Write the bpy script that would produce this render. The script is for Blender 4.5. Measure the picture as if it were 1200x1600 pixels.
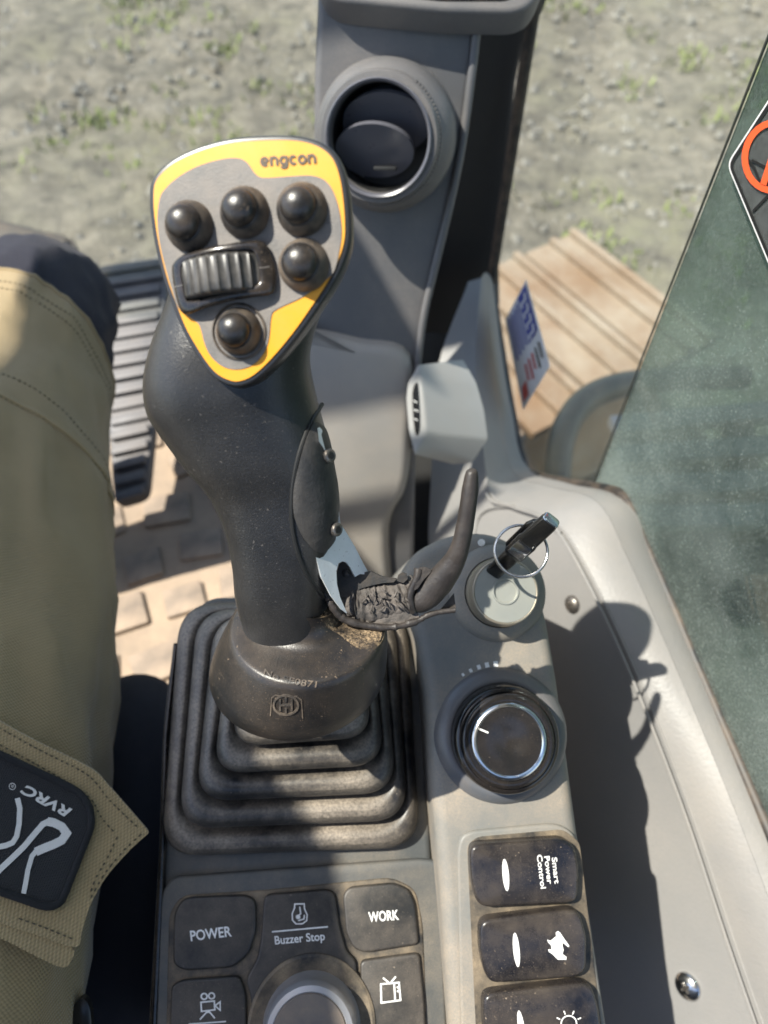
import bpy, bmesh, math, random
from mathutils import Vector, Matrix, noise
from mathutils.bvhtree import BVHTree
random.seed(7)
V = Vector
for o in list(bpy.data.objects):
    bpy.data.objects.remove(o, do_unlink=True)
SC = bpy.context.scene
COL = SC.collection

# ------------------------------------------------------------------ camera
F = 1121.0                                   # focal length in pixels of the 1200 x 1600 photograph
PITCH, YAW = math.radians(55), math.radians(5)
CAM = V((0, 0, 1.0))
HD = V((math.sin(YAW), math.cos(YAW), 0))    # horizontal heading
CR = V((math.cos(YAW), -math.sin(YAW), 0))
CF_ = HD * math.cos(PITCH) + V((0, 0, -math.sin(PITCH)))
CU = HD * math.sin(PITCH) + V((0, 0, math.cos(PITCH)))
cd = bpy.data.cameras.new('camera')
cam = bpy.data.objects.new('camera', cd)
COL.objects.link(cam)
cam.location = CAM
cam.rotation_euler = (math.radians(90) - PITCH, 0, -YAW)
cd.sensor_fit = 'VERTICAL'
cd.sensor_height = 36
cd.sensor_width = 27
cd.lens = F / 1600 * 36
cd.clip_start = 0.01
cd.clip_end = 500
cd.dof.use_dof = True
cd.dof.focus_distance = 0.34
cd.dof.aperture_fstop = 7.0
SC.camera = cam

# ------------------------------------------------------------------ light
SUN = (CR * 0.72 + CU * -0.66 + CF_ * 1.0).normalized()   # direction in which the light travels
sun_el = math.asin(-SUN.z)
sun_az = math.atan2(-SUN.x, -SUN.y)
w = bpy.data.worlds.new('World')
SC.world = w
w.use_nodes = True
wn = w.node_tree
sky = wn.nodes.new('ShaderNodeTexSky')
sky.sky_type = 'NISHITA'
sky.sun_disc = False
sky.sun_elevation = sun_el
sky.sun_rotation = sun_az
bg = wn.nodes['Background']
bg.inputs['Strength'].default_value = 0.15
wn.links.new(sky.outputs[0], bg.inputs['Color'])
sl = bpy.data.lights.new('sun', 'SUN')
sl.energy = 5.0
sl.angle = math.radians(0.53)
sl.color = (1.0, 0.945, 0.86)
so = bpy.data.objects.new('sun', sl)
COL.objects.link(so)
so.rotation_euler = (-SUN).to_track_quat('Z', 'Y').to_euler()
SC.view_settings.view_transform = 'Standard'
SC.view_settings.look = 'None'
SC.view_settings.gamma = 1
SC.view_settings.exposure = 1.05
SC.view_settings.use_curve_mapping = False
SC.cycles.max_bounces = 8
SC.cycles.transparent_max_bounces = 16
SC.cycles.use_denoising = True

# ------------------------------------------------------------------ places
def ray(px, py):
    return CR * ((px - 600) / F) + CU * ((800 - py) / F) + CF_
def at(px, py, d):
    return CAM + ray(px, py) * d
def onplane(px, py, p0, n):
    r = ray(px, py)
    return CAM + r * ((p0 - CAM).dot(n) / r.dot(n))
def pix(p):
    q = p - CAM
    d = q.dot(CF_)
    return 600 + F * q.dot(CR) / d, 800 - F * q.dot(CU) / d, d

class Frame:
    """a flat work plane: origin, right, away and outward axes"""
    def __init__(s, o, n, right):
        s.o, s.n = o, n.normalized()
        s.e1 = (right - s.n * right.dot(s.n)).normalized()
        s.e2 = s.n.cross(s.e1)
    def at(s, px, py, h=0):
        return onplane(px, py, s.o + s.n * h, s.n)
    def loc(s, px, py, h=0):
        q = s.at(px, py, h) - s.o
        return q.dot(s.e1), q.dot(s.e2)
    def p(s, x, y, z=0):
        return s.o + s.e1 * x + s.e2 * y + s.n * z
    def proj(s, h=0):
        return lambda px, py: (s.at(px, py, h), s.n)

def cr(pts, n=6, closed=False):
    """Catmull-Rom through points of any dimension"""
    P = [V(p) if len(p) > 1 else p for p in pts]
    out = []
    m = len(P)
    for i in range(m if closed else m - 1):
        if closed:
            a, b, c, d = P[(i - 1) % m], P[i], P[(i + 1) % m], P[(i + 2) % m]
        else:
            b, c = P[i], P[i + 1]
            a = P[i - 1] if i else b * 2 - c
            d = P[i + 2] if i + 2 < m else c * 2 - b
        for k in range(n):
            t = k / n
            out.append(0.5 * ((2 * b) + (c - a) * t + (2 * a - 5 * b + 4 * c - d) * t * t + (3 * b - a - 3 * c + d) * t ** 3))
    if not closed:
        out.append(P[-1].copy())
    return out
def rnd(pts, r, n=5):
    """round every corner of a closed pixel polygon"""
    P = [V(p[:2]) for p in pts]
    out = []
    m = len(P)
    for i in range(m):
        a, b, c = P[i - 1], P[i], P[(i + 1) % m]
        rr = pts[i][2] if len(pts[i]) > 2 else r
        k1 = min(rr, (a - b).length * .48)
        k2 = min(rr, (c - b).length * .48)
        s = b + (a - b).normalized() * k1
        e = b + (c - b).normalized() * k2
        for k in range(n + 1):
            t = k / n
            out.append(s * (1 - t) ** 2 + b * 2 * t * (1 - t) + e * t * t)
    return out
def zz(pts, ox, oy, s):
    return [(ox + p[0] / s, oy + p[1] / s) for p in pts]
def area2(P):
    return sum(P[i - 1][0] * P[i][1] - P[i][0] * P[i - 1][1] for i in range(len(P))) / 2
def inset(P, k):
    """P: 2D list counter-clockwise; k > 0 goes inwards"""
    out = []
    m = len(P)
    for i in range(m):
        a, b, c = V(P[i - 1]), V(P[i]), V(P[(i + 1) % m])
        d1, d2 = (b - a), (c - b)
        if d1.length < 1e-9: d1 = d2
        if d2.length < 1e-9: d2 = d1
        n1 = V((-d1.y, d1.x)).normalized()
        n2 = V((-d2.y, d2.x)).normalized()
        nn = n1 + n2
        nn = n1 if nn.length < 1e-6 else nn.normalized()
        out.append(b + nn * (k / max(.5, nn.dot(n1))))
    return out

# ------------------------------------------------------------------ objects
def thing(name, label, cat, loc, group=None):
    o = bpy.data.objects.new(name, None)
    COL.objects.link(o)
    o.location = loc
    o.empty_display_size = .02
    o['label'] = label
    o['category'] = cat
    if group: o['group'] = group
    return o
def wm(o):
    m = Matrix.Translation(o.location)
    return m if o.parent is None else m
def link(name, me, mat, parent=None, smooth=True, ang=40):
    o = bpy.data.objects.new(name, me)
    COL.objects.link(o)
    if mat: me.materials.append(mat)
    if smooth:
        me.shade_smooth()
        me.set_sharp_from_angle(angle=math.radians(ang))
    if parent:
        o.parent = parent
        root = parent
        while root.parent: root = root.parent
        if parent is root:
            o.matrix_parent_inverse = Matrix.Translation(-V(root.location))
    return o
def mesh(name, verts, faces, mat, parent=None, smooth=True, ang=40, fix=True):
    me = bpy.data.meshes.new(name)
    me.from_pydata([tuple(v) for v in verts], [], faces)
    if fix:
        bm = bmesh.new()
        bm.from_mesh(me)
        bmesh.ops.remove_doubles(bm, verts=bm.verts, dist=1e-6)
        bmesh.ops.recalc_face_normals(bm, faces=bm.faces)
        bm.to_mesh(me)
        bm.free()
    return link(name, me, mat, parent, smooth, ang)
def loft(name, rings, mat, parent=None, cap0=True, cap1=True, closed=True, ang=40, uv=None):
    n = len(rings[0])
    vs = [p for r in rings for p in r]
    fs = []
    for i in range(len(rings) - 1):
        for j in range(n if closed else n - 1):
            k = (j + 1) % n
            fs.append((i * n + j, i * n + k, (i + 1) * n + k, (i + 1) * n + j))
    if closed and cap0: fs.append(tuple(range(n - 1, -1, -1)))
    if closed and cap1: fs.append(tuple(range((len(rings) - 1) * n, len(rings) * n)))
    return mesh(name, vs, fs, mat, parent, True, ang)
def prism(name, poly, fr, h1, th, mat, parent=None, bev=.0008, steps=3, dome=0, draft=0, ang=40):
    """pixel polygon seen at height h1 over the frame, with thickness th and a rounded upper edge"""
    P = [V(fr.loc(p[0], p[1], h1)) for p in poly]
    if area2(P) < 0: P.reverse()
    rings = [[fr.p(q.x, q.y, h1 - th) for q in inset(P, -draft)], [fr.p(q.x, q.y, h1 - bev) for q in P]]
    for k in range(1, steps + 1):
        a = k / steps * math.pi / 2
        rings.append([fr.p(q.x, q.y, h1 - bev + bev * math.sin(a)) for q in inset(P, bev * (1 - math.cos(a)))])
    if dome:
        c = sum(P, V((0, 0))) / len(P)
        for k in range(1, 5):
            t = k / 5
            rings.append([fr.p(*(c + (q - c) * (1 - t)), h1 + dome * (1 - (1 - t) ** 2)) for q in inset(P, bev)])
    return loft(name, rings, mat, parent, True, True, True, ang)
def tube(name, pts, rad, mat, parent=None, n=12, flat=1.0, up=None, closed=False, jitter=0, caps=True):
    """round bar along world points; rad is a number or a list"""
    m = len(pts)
    rs = [rad] * m if not isinstance(rad, (list, tuple)) else rad
    rings = []
    upv = up or V((0.13, 0.21, 0.97))
    for i in range(m):
        if closed: t = pts[(i + 1) % m] - pts[i - 1]
        else: t = pts[min(i + 1, m - 1)] - pts[max(i - 1, 0)]
        t.normalize()
        e1 = t.cross(upv)
        if e1.length < 1e-4: e1 = t.cross(V((1, 0, 0)))
        e1.normalize()
        e2 = t.cross(e1)
        rr = []
        for k in range(n):
            a = 2 * math.pi * k / n
            r = rs[i]
            if jitter: r *= 1 + jitter * noise.noise((pts[i] + e1 * math.cos(a) * r + e2 * math.sin(a) * r) * 220)
            rr.append(pts[i] + e1 * (math.cos(a) * r) + e2 * (math.sin(a) * r * flat))
        rings.append(rr)
    if closed:
        rings.append(rings[0])
        return loft(name, rings, mat, parent, False, False)
    return loft(name, rings, mat, parent, caps, caps)
def lathe(name, prof, fr_o, axis, mat, parent=None, n=40, ang=35, e1=None, sx=1, sy=1):
    a = axis.normalized()
    x = (e1 or CR)
    x = (x - a * x.dot(a)).normalized()
    y = a.cross(x)
    rings = [[fr_o + x * (r * sx * math.cos(2 * math.pi * k / n)) + y * (r * sy * math.sin(2 * math.pi * k / n)) + a * z for k in range(n)] for r, z in prof]
    return loft(name, rings, mat, parent, prof[0][0] < .002, prof[-1][0] < .002, True, ang)
def box(name, c, ex, ey, ez, mat, parent=None, bev=.002):
    """box from centre and half-axes with bevelled edges"""
    bm = bmesh.new()
    vs = []
    for i in (-1, 1):
        for j in (-1, 1):
            for k in (-1, 1):
                vs.append(bm.verts.new(c + ex * i + ey * j + ez * k))
    bm.verts.ensure_lookup_table()
    for f in ((0, 1, 3, 2), (4, 6, 7, 5), (0, 4, 5, 1), (2, 3, 7, 6), (0, 2, 6, 4), (1, 5, 7, 3)):
        bm.faces.new([vs[i] for i in f])
    bmesh.ops.recalc_face_normals(bm, faces=bm.faces)
    if bev: bmesh.ops.bevel(bm, geom=list(bm.edges), offset=bev, segments=2, affect='EDGES', profile=.6)
    me = bpy.data.meshes.new(name)
    bm.to_mesh(me)
    bm.free()
    return link(name, me, mat, parent)
def bvh_of(*objs):
    vs, fs = [], []
    for o in objs:
        b = len(vs)
        vs += [v.co.copy() for v in o.data.vertices]
        fs += [tuple(b + i for i in p.vertices) for p in o.data.polygons]
    return BVHTree.FromPolygons(vs, fs)
def bproj(bvh, dflt=.33, off=0.0):
    def f(px, py):
        r = ray(px, py)
        hit = bvh.ray_cast(CAM, r.normalized(), 3)
        if hit[0] is None: return at(px, py, dflt), -CF_
        nn = hit[1] if hit[1].dot(r) < 0 else -hit[1]
        return hit[0] + nn * off, nn
    return f
def pxmesh(name, vpx, faces, proj, off, mat, parent=None, th=0, smooth=False):
    top = []
    ns = []
    for p in vpx:
        P, N = proj(p[0], p[1])
        top.append(P + N * off)
        ns.append(N)
    me_v = list(top)
    fs = [tuple(f) for f in faces]
    if th:
        n = len(top)
        me_v += [a - b * th for a, b in zip(top, ns)]
        fs += [tuple(n + i for i in reversed(f)) for f in faces]
        cnt = {}
        for f in faces:
            for i in range(len(f)):
                e = (f[i], f[(i + 1) % len(f)])
                cnt[tuple(sorted(e))] = cnt.get(tuple(sorted(e)), []) + [e]
        for k, es in cnt.items():
            if len(es) == 1:
                a, b = es[0]
                fs.append((b, a, n + a, n + b))
    return mesh(name, me_v, fs, mat, parent, smooth, 40, th > 0)
def polygon(name, pts, proj, off, mat, parent=None, th=0):
    return pxmesh(name, pts, [tuple(range(len(pts)))], proj, off, mat, parent, th)
def patch(name, pts, proj, off, mat, parent=None, th=0, rings=6, smooth=True, bulge=0):
    """star-shaped pixel outline filled with rings so that it can follow a curved surface"""
    n = len(pts)
    c = sum((V(p[:2]) for p in pts), V((0, 0))) / n
    vp = []
    for k in range(rings):
        t = 1 - k / rings
        vp += [c + (V(p[:2]) - c) * t for p in pts]
    vp.append(c)
    fs = []
    for k in range(rings - 1):
        for j in range(n):
            i = (j + 1) % n
            fs.append((k * n + j, k * n + i, (k + 1) * n + i, (k + 1) * n + j))
    b = (rings - 1) * n
    fs += [(b + j, b + (j + 1) % n, rings * n) for j in range(n)]
    if bulge:
        cnt = [0]
        pr = proj
        def proj(px, py):
            P, N = pr(px, py)
            k = cnt[0] // n
            cnt[0] += 1
            t = min(1, k / rings)
            return P + N * (bulge * math.sqrt(1 - (1 - t) ** 2)), N
    return pxmesh(name, vp, fs, proj, off, mat, parent, th, smooth)
def stroke_geo(lines, wd):
    vp, fs = [], []
    for ln in lines:
        w_ = wd
        if isinstance(ln, tuple) and isinstance(ln[0], (list,)):
            ln, w_ = ln
        P = [V(p[:2]) for p in ln]
        b = len(vp)
        m = len(P)
        cl = (P[0] - P[-1]).length < 1e-6 and m > 3
        if cl:
            P = P[:-1]
            m -= 1
        for i in range(m):
            if cl: a, c = P[i - 1], P[(i + 1) % m]
            else: a, c = P[max(i - 1, 0)], P[min(i + 1, m - 1)]
            d1 = (P[i] - a).normalized() if (P[i] - a).length > 1e-6 else (c - P[i]).normalized()
            d2 = (c - P[i]).normalized() if (c - P[i]).length > 1e-6 else d1
            n1, n2 = V((-d1.y, d1.x)), V((-d2.y, d2.x))
            nn = (n1 + n2)
            nn = nn.normalized() if nn.length > 1e-3 else n1
            k = w_ / 2 / max(.5, nn.dot(n1))
            vp += [P[i] + nn * k, P[i] - nn * k]
        for i in range(m if cl else m - 1):
            j = (i + 1) % m
            fs.append((b + 2 * i, b + 2 * i + 1, b + 2 * j + 1, b + 2 * j))
    return vp, fs
def strokes(name, lines, wd, proj, off, mat, parent=None, th=0):
    vp, fs = stroke_geo(lines, wd)
    return pxmesh(name, vp, fs, proj, off, mat, parent, th)
def circ(x, y, rx, ry=None, n=28, a0=0, a1=360):
    ry = rx if ry is None else ry
    return [(x + rx * math.cos(math.radians(a0 + (a1 - a0) * i / n)), y - ry * math.sin(math.radians(a0 + (a1 - a0) * i / n))) for i in range(n + 1)]
def text(name, body, p0, p1, cap, proj, off, mat, parent=None, bold=.012, shear=0, th=0, flip=False, curve=None, space=1.0):
    """lettering from pixel p0 to p1 along its baseline, cap pixels tall"""
    cu = bpy.data.curves.new('lettering', 'FONT')
    cu.body = body
    cu.size = 1
    cu.offset = bold
    cu.shear = shear
    cu.space_character = space
    cu.resolution_u = 4
    ob = bpy.data.objects.new('lettering_tmp', cu)
    COL.objects.link(ob)
    dg = bpy.context.evaluated_depsgraph_get()
    me = ob.evaluated_get(dg).to_mesh()
    vs = [v.co.copy() for v in me.vertices]
    fs = [tuple(p.vertices) for p in me.polygons]
    ob.evaluated_get(dg).to_mesh_clear()
    bpy.data.objects.remove(ob, do_unlink=True)
    bpy.data.curves.remove(cu)
    x0, x1 = min(v.x for v in vs), max(v.x for v in vs)
    p0, p1 = V(p0), V(p1)
    b = p1 - p0
    upx = V((b.y, -b.x)).normalized()
    hcap = .73
    vp = []
    for v in vs:
        q = p0 + b * ((v.x - x0) / (x1 - x0)) + upx * (v.y / hcap * cap)
        if curve: q = q + V((0, curve * 4 * ((v.x - x0) / (x1 - x0) - .5) ** 2))
        vp.append(q)
    return pxmesh(name, vp, fs, proj, off, mat, parent, th)
# ------------------------------------------------------------------ materials
def nm(name):
    m = bpy.data.materials.new(name)
    m.use_nodes = True
    nt = m.node_tree
    return m, nt, nt.nodes, nt.links
def ramp(nd, lk, src, stops):
    r = nd.new('ShaderNodeValToRGB')
    el = r.color_ramp.elements
    while len(el) < len(stops): el.new(.5)
    for e, (p, c) in zip(el, stops):
        e.position = p
        e.color = (c, c, c, 1) if not isinstance(c, (tuple, list)) else (*c, 1)
    lk.new(src, r.inputs[0])
    return r.outputs[0]
def mth(nd, lk, op, a, b, clamp=False):
    m = nd.new('ShaderNodeMath')
    m.operation = op
    m.use_clamp = clamp
    for i, s in enumerate((a, b)):
        if isinstance(s, (int, float)): m.inputs[i].default_value = s
        else: lk.new(s, m.inputs[i])
    return m.outputs[0]
def noi(nd, lk, co, sc, det=4, rough=.55, dist=0):
    n = nd.new('ShaderNodeTexNoise')
    n.inputs['Scale'].default_value = sc
    n.inputs['Detail'].default_value = det
    n.inputs['Roughness'].default_value = rough
    n.inputs['Distortion'].default_value = dist
    lk.new(co, n.inputs['Vector'])
    return n.outputs[0]
def mixc(nd, lk, f, a, b):
    m = nd.new('ShaderNodeMix')
    m.data_type = 'RGBA'
    for k, s in ((0, f), (6, a), (7, b)):
        if isinstance(s, (int, float)): m.inputs[k].default_value = s
        elif isinstance(s, (tuple, list)): m.inputs[k].default_value = (*s, 1)
        else: lk.new(s, m.inputs[k])
    return m.outputs[2]
DUST = (.33, .235, .155)
def pm(name, col, rough=.5, metal=0, dust=0, dcol=DUST, ds=45, speck=0, bump=0, bs=900, var=.12, up=0, coat=0, sscale=1800, scr=0):
    """surface with patchy settled dust, fine specks, grain"""
    m, nt, nd, lk = nm(name)
    b = nd['Principled BSDF']
    tc = nd.new('ShaderNodeTexCoord').outputs['Object']
    base = mixc(nd, lk, noi(nd, lk, tc, ds * .7, 3), tuple(c * (1 - var) for c in col), tuple(min(1, c * (1 + var)) for c in col))
    fac = None
    if dust:
        n1 = ramp(nd, lk, noi(nd, lk, tc, ds, 6, .65), [(.36, 0), (.68, 1)])
        n2 = ramp(nd, lk, noi(nd, lk, tc, ds * 55, 3, .7), [(.28, .35), (.62, 1)])
        fac = mth(nd, lk, 'MULTIPLY', mth(nd, lk, 'MULTIPLY', n1, n2), dust)
        if up:
            g = nd.new('ShaderNodeNewGeometry')
            sx = nd.new('ShaderNodeSeparateXYZ')
            lk.new(g.outputs['True Normal'], sx.inputs[0])
            u = ramp(nd, lk, sx.outputs[2], [(.45, 1 - up), (.95, 1)])
            fac = mth(nd, lk, 'MULTIPLY', fac, u)
    if speck:
        wearm = ramp(nd, lk, noi(nd, lk, tc, ds * .55, 3), [(.40, .12), (.62, 1)])
        s = ramp(nd, lk, noi(nd, lk, tc, sscale, 2, .5), [(.665, 0), (.73, speck)])
        s2 = ramp(nd, lk, noi(nd, lk, tc, sscale * .3, 2, .5), [(.70, 0), (.75, speck)])
        s = mth(nd, lk, 'MULTIPLY', mth(nd, lk, 'ADD', s, s2, True), wearm)
        fac = s if fac is None else mth(nd, lk, 'ADD', fac, s, True)
    if fac is not None:
        base = mixc(nd, lk, fac, base, dcol)
        rr = mth(nd, lk, 'ADD', mth(nd, lk, 'MULTIPLY', fac, .85 - rough), rough, True)
        lk.new(rr, b.inputs['Roughness'])
    else:
        rr = mth(nd, lk, 'ADD', mth(nd, lk, 'MULTIPLY', noi(nd, lk, tc, ds * 3, 4), .16), rough - .08, True)
        lk.new(rr, b.inputs['Roughness'])
    lk.new(base, b.inputs['Base Color'])
    b.inputs['Metallic'].default_value = metal
    if coat: b.inputs['Coat Weight'].default_value = coat
    if bump:
        bp = nd.new('ShaderNodeBump')
        bp.inputs['Strength'].default_value = bump
        bp.inputs['Distance'].default_value = .0006
        lk.new(noi(nd, lk, tc, bs, 3, .6), bp.inputs['Height'])
        lk.new(bp.outputs[0], b.inputs['Normal'])
    return m
def fabric(name, col, col2, sc, bump=.6, dust=0, fuzz=.3, vary=.25):
    """woven cloth on the UV map (metres)"""
    m, nt, nd, lk = nm(name)
    b = nd['Principled BSDF']
    uv = nd.new('ShaderNodeTexCoord').outputs['UV']
    ob = nd.new('ShaderNodeTexCoord').outputs['Object']
    sp = nd.new('ShaderNodeSeparateXYZ')
    lk.new(uv, sp.inputs[0])
    su = mth(nd, lk, 'SINE', mth(nd, lk, 'MULTIPLY', sp.outputs[0], sc), 0)
    sv = mth(nd, lk, 'SINE', mth(nd, lk, 'MULTIPLY', sp.outputs[1], sc * .8), 0)
    wv = mth(nd, lk, 'ADD', mth(nd, lk, 'MULTIPLY', mth(nd, lk, 'MULTIPLY', su, sv), .5), .5)
    f = mth(nd, lk, 'ADD', mth(nd, lk, 'MULTIPLY', wv, .55), mth(nd, lk, 'MULTIPLY', noi(nd, lk, ob, 25, 5, .6), .5), True)
    c = mixc(nd, lk, f, col2, col)
    if dust:
        d = ramp(nd, lk, noi(nd, lk, ob, 1500, 2), [(.68, 0), (.74, dust)])
        c = mixc(nd, lk, d, c, (.55, .48, .40))
    lk.new(c, b.inputs['Base Color'])
    b.inputs['Roughness'].default_value = .9
    b.inputs['Sheen Weight'].default_value = fuzz
    b.inputs['Sheen Roughness'].default_value = .5
    bp = nd.new('ShaderNodeBump')
    bp.inputs['Strength'].default_value = bump
    bp.inputs['Distance'].default_value = .0004
    lk.new(wv, bp.inputs['Height'])
    lk.new(bp.outputs[0], b.inputs['Normal'])
    return m
def glass(name, tint, dust, dcol, ds=40, gloss=.06, lo=.35, hi=.75, speck=0.0):
    """pane with a film of dust"""
    m, nt, nd, lk = nm(name)
    nd.remove(nd['Principled BSDF'])
    out = nd['Material Output']
    tc = nd.new('ShaderNodeTexCoord').outputs['Object']
    tr = nd.new('ShaderNodeBsdfTransparent')
    tr.inputs[0].default_value = (*tint, 1)
    gl = nd.new('ShaderNodeBsdfGlossy')
    gl.inputs['Roughness'].default_value = .04
    gl.inputs[0].default_value = (.8, .9, .95, 1)
    df = nd.new('ShaderNodeBsdfDiffuse')
    df.inputs[0].default_value = (*dcol, 1)
    m1 = nd.new('ShaderNodeMixShader')
    m1.inputs[0].default_value = gloss
    lk.new(tr.outputs[0], m1.inputs[1])
    lk.new(gl.outputs[0], m1.inputs[2])
    f = ramp(nd, lk, noi(nd, lk, tc, ds, 8, .7), [(.25, lo * dust), (.8, hi * dust)])
    if speck:
        sx = nd.new('ShaderNodeSeparateXYZ')
        lk.new(tc, sx.inputs[0])
        lowz = ramp(nd, lk, sx.outputs[2], [(.45, 1), (.85, .35)])
        f = mth(nd, lk, 'MULTIPLY', f, lowz)
        f = mth(nd, lk, 'ADD', f, mth(nd, lk, 'MULTIPLY', ramp(nd, lk, noi(nd, lk, tc, 520, 4, .7), [(.50, 0), (.68, speck)]), lowz), True)
    m2 = nd.new('ShaderNodeMixShader')
    lk.new(f, m2.inputs[0])
    lk.new(m1.outputs[0], m2.inputs[1])
    lk.new(df.outputs[0], m2.inputs[2])
    lk.new(m2.outputs[0], out.inputs[0])
    return m

M = {}
M['grip'] = pm('worn_black_grip_plastic', (.016, .016, .017), .30, dust=.10, ds=26, speck=.4, bump=.3, bs=1300, dcol=(.20, .18, .16))
M['cap'] = pm('dusty_black_cap_plastic', (.012, .012, .013), .30, dust=.15, ds=38, speck=.55, bump=.2, bs=1600, up=.3)
M['boot'] = pm('black_bellows_rubber', (.008, .009, .011), .34, dust=1.25, ds=11, speck=.3, bump=.12, bs=1400, dcol=(.33, .275, .215), up=.55)
M['yellow'] = pm('yellow_faceplate_film', (.68, .29, .007), .33, dust=.14, ds=60, speck=.12, var=.04)
M['face'] = pm('grey_faceplate_film', (.10, .093, .088), .5, dust=.45, ds=70, speck=.5, bump=.25, bs=1500, dcol=(.36, .30, .25))
M['rim'] = pm('dark_rim_plastic', (.025, .025, .027), .3)
M['button'] = pm('black_rubber_button', (.012, .012, .013), .30, dust=.14, ds=90, speck=.55, bump=.12, bs=1500)
M['collar'] = pm('dusty_button_collar', (.026, .024, .023), .5, dust=.75, ds=80, speck=.5, dcol=(.27, .20, .14))
M['gloss'] = pm('glossy_black_bezel', (.010, .010, .011), .14, dust=.14, ds=80, speck=.35)
M['wheel'] = pm('ribbed_roller_rubber', (.03, .029, .028), .33, dust=.3, ds=120, speck=.3, dcol=(.30, .27, .24))
M['print_dark'] = pm('dark_brown_print', (.045, .025, .010), .5)
M['white'] = pm('white_print', (.80, .79, .76), .5, dust=.45, ds=120, dcol=(.35, .31, .26))
M['steel'] = pm('brushed_bare_steel', (.80, .82, .85), .30, metal=.25, ds=200, bump=.1, bs=600)
M['screw'] = pm('grimy_screw_steel', (.16, .15, .14), .35, metal=.8, dust=.3, ds=300)
M['rubber'] = pm('cracked_brown_rubber', (.020, .017, .016), .42, dust=.55, ds=70, speck=.5, bump=.4, bs=600, dcol=(.085, .068, .058))
M['torn'] = pm('torn_grey_rubber', (.040, .035, .032), .7, dust=.8, ds=150, bump=1.0, bs=420, dcol=(.20, .17, .15), var=.4)
M['dark_rubber'] = pm('dark_rubber_lining', (.014, .014, .015), .6, dust=.2, ds=100, bump=.3, bs=500)
M['console'] = pm('dark_grey_console_plastic', (.055, .060, .062), .55, dust=.5, ds=24, speck=.3, bump=.2, bs=1300, dcol=(.27, .22, .16))
M['key'] = pm('dusty_black_keypad', (.014, .014, .014), .42, dust=.36, ds=34, speck=.5, bump=.1, bs=1400, dcol=(.25, .2, .15))
M['groove'] = pm('grimy_keypad_base', (.02, .019, .018), .55, dust=.85, ds=50, speck=.4, dcol=(.30, .23, .15))
M['switchbody'] = pm('grey_green_console_plastic', (.155, .155, .145), .5, dust=.6, ds=17, speck=.35, bump=.2, bs=1200, dcol=(.40, .31, .22))
M['well'] = pm('smooth_grey_dial_well', (.10, .105, .115), .32, dust=.3, ds=25, speck=.2)
M['rocker'] = pm('dusty_black_rocker', (.010, .010, .013), .24, dust=.18, ds=42, speck=.5, dcol=(.34, .26, .18))
M['dialface'] = pm('dusty_dial_face', (.010, .010, .011), .22, dust=.05, ds=40, speck=.25)
M['dialblack'] = pm('glossy_black_dial', (.008, .008, .009), .16, dust=.06, ds=40, speck=.2)
M['chrome'] = pm('satin_chrome', (.62, .62, .62), .2, metal=1, ds=100)
M['knob'] = pm('silver_knob_plastic', (.42, .42, .43), .33, metal=.6, dust=.2, ds=60, speck=.2)
M['knobtop'] = pm('dusty_brown_knob_top', (.13, .11, .095), .5, dust=.5, ds=60, speck=.5)
M['brass'] = pm('worn_lock_metal', (.33, .34, .315), .36, metal=.45, dust=.35, ds=60, dcol=(.30, .28, .22))
M['brassring'] = pm('worn_brass_ring', (.44, .39, .31), .33, metal=.75, dust=.3, ds=60)
M['keyplastic'] = pm('glossy_black_key_plastic', (.010, .010, .010), .18, ds=80, speck=.15)
M['wall'] = pm('light_grey_cab_plastic', (.19, .186, .183), .48, dust=.25, ds=9, bump=.35, bs=420, dcol=(.34, .30, .26), var=.05, speck=.05)
M['wallsill'] = pm('light_grey_sill_plastic', (.222, .215, .209), .42, dust=.35, ds=16, bump=.55, bs=380, dcol=(.34, .30, .26), var=.06, speck=.08)
M['dash'] = pm('charcoal_dash_plastic', (.088, .088, .092), .48, dust=.25, ds=10, speck=.12, bump=.2, bs=900, dcol=(.36, .30, .25))
M['ventring'] = pm('satin_dark_vent_ring', (.09, .09, .105), .3)
M['black'] = pm('matt_black_trim', (.008, .008, .008), .6)
M['seal'] = pm('black_window_seal', (.012, .012, .013), .5, dust=.3, ds=60)
M['boxplastic'] = pm('pale_grey_box_plastic', (.30, .298, .288), .42, var=.04, dust=.15, ds=20)
M['print_blue'] = pm('blue_print', (.05, .06, .30), .45)
M['print_red'] = pm('red_print', (.55, .06, .04), .45)
M['orange_red'] = pm('orange_red_print', (.78, .10, .03), .45)
M['sticker'] = pm('white_sticker_film', (.72, .70, .69), .4, dust=.1, ds=60)
M['khaki'] = fabric('khaki_canvas', (.38, .285, .140), (.17, .128, .062), 3000, 1.0)
M['khaki2'] = fabric('khaki_ripstop', (.42, .310, .150), (.18, .130, .060), 3000, 1.0)
M['thread'] = pm('dark_seam_thread', (.075, .060, .035), .9)
M['navy'] = fabric('navy_stretch_cloth', (.010, .010, .020), (.006, .006, .012), 5000, .5, dust=.45, fuzz=.04)
M['patchcloth'] = fabric('black_woven_patch', (.022, .021, .020), (.009, .009, .009), 4200, .9, fuzz=.1)
M['patchrim'] = pm('black_stitched_rim', (.012, .012, .012), .95, bump=1, bs=1500)
M['patchwhite'] = pm('off_white_embroidery', (.66, .63, .57), .85, bump=.8, bs=1400, var=.08)
M['seat'] = pm('dark_seat_cloth', (.016, .018, .028), .9, bump=.3, bs=1200)
M['zip'] = pm('black_zip_metal', (.03, .03, .03), .3, metal=.5)
M['mat'] = pm('sandy_rubber_mat', (.22, .175, .13), .8, dust=.9, ds=7, speck=.4, bump=.6, bs=260, dcol=(.47, .355, .24))
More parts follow.
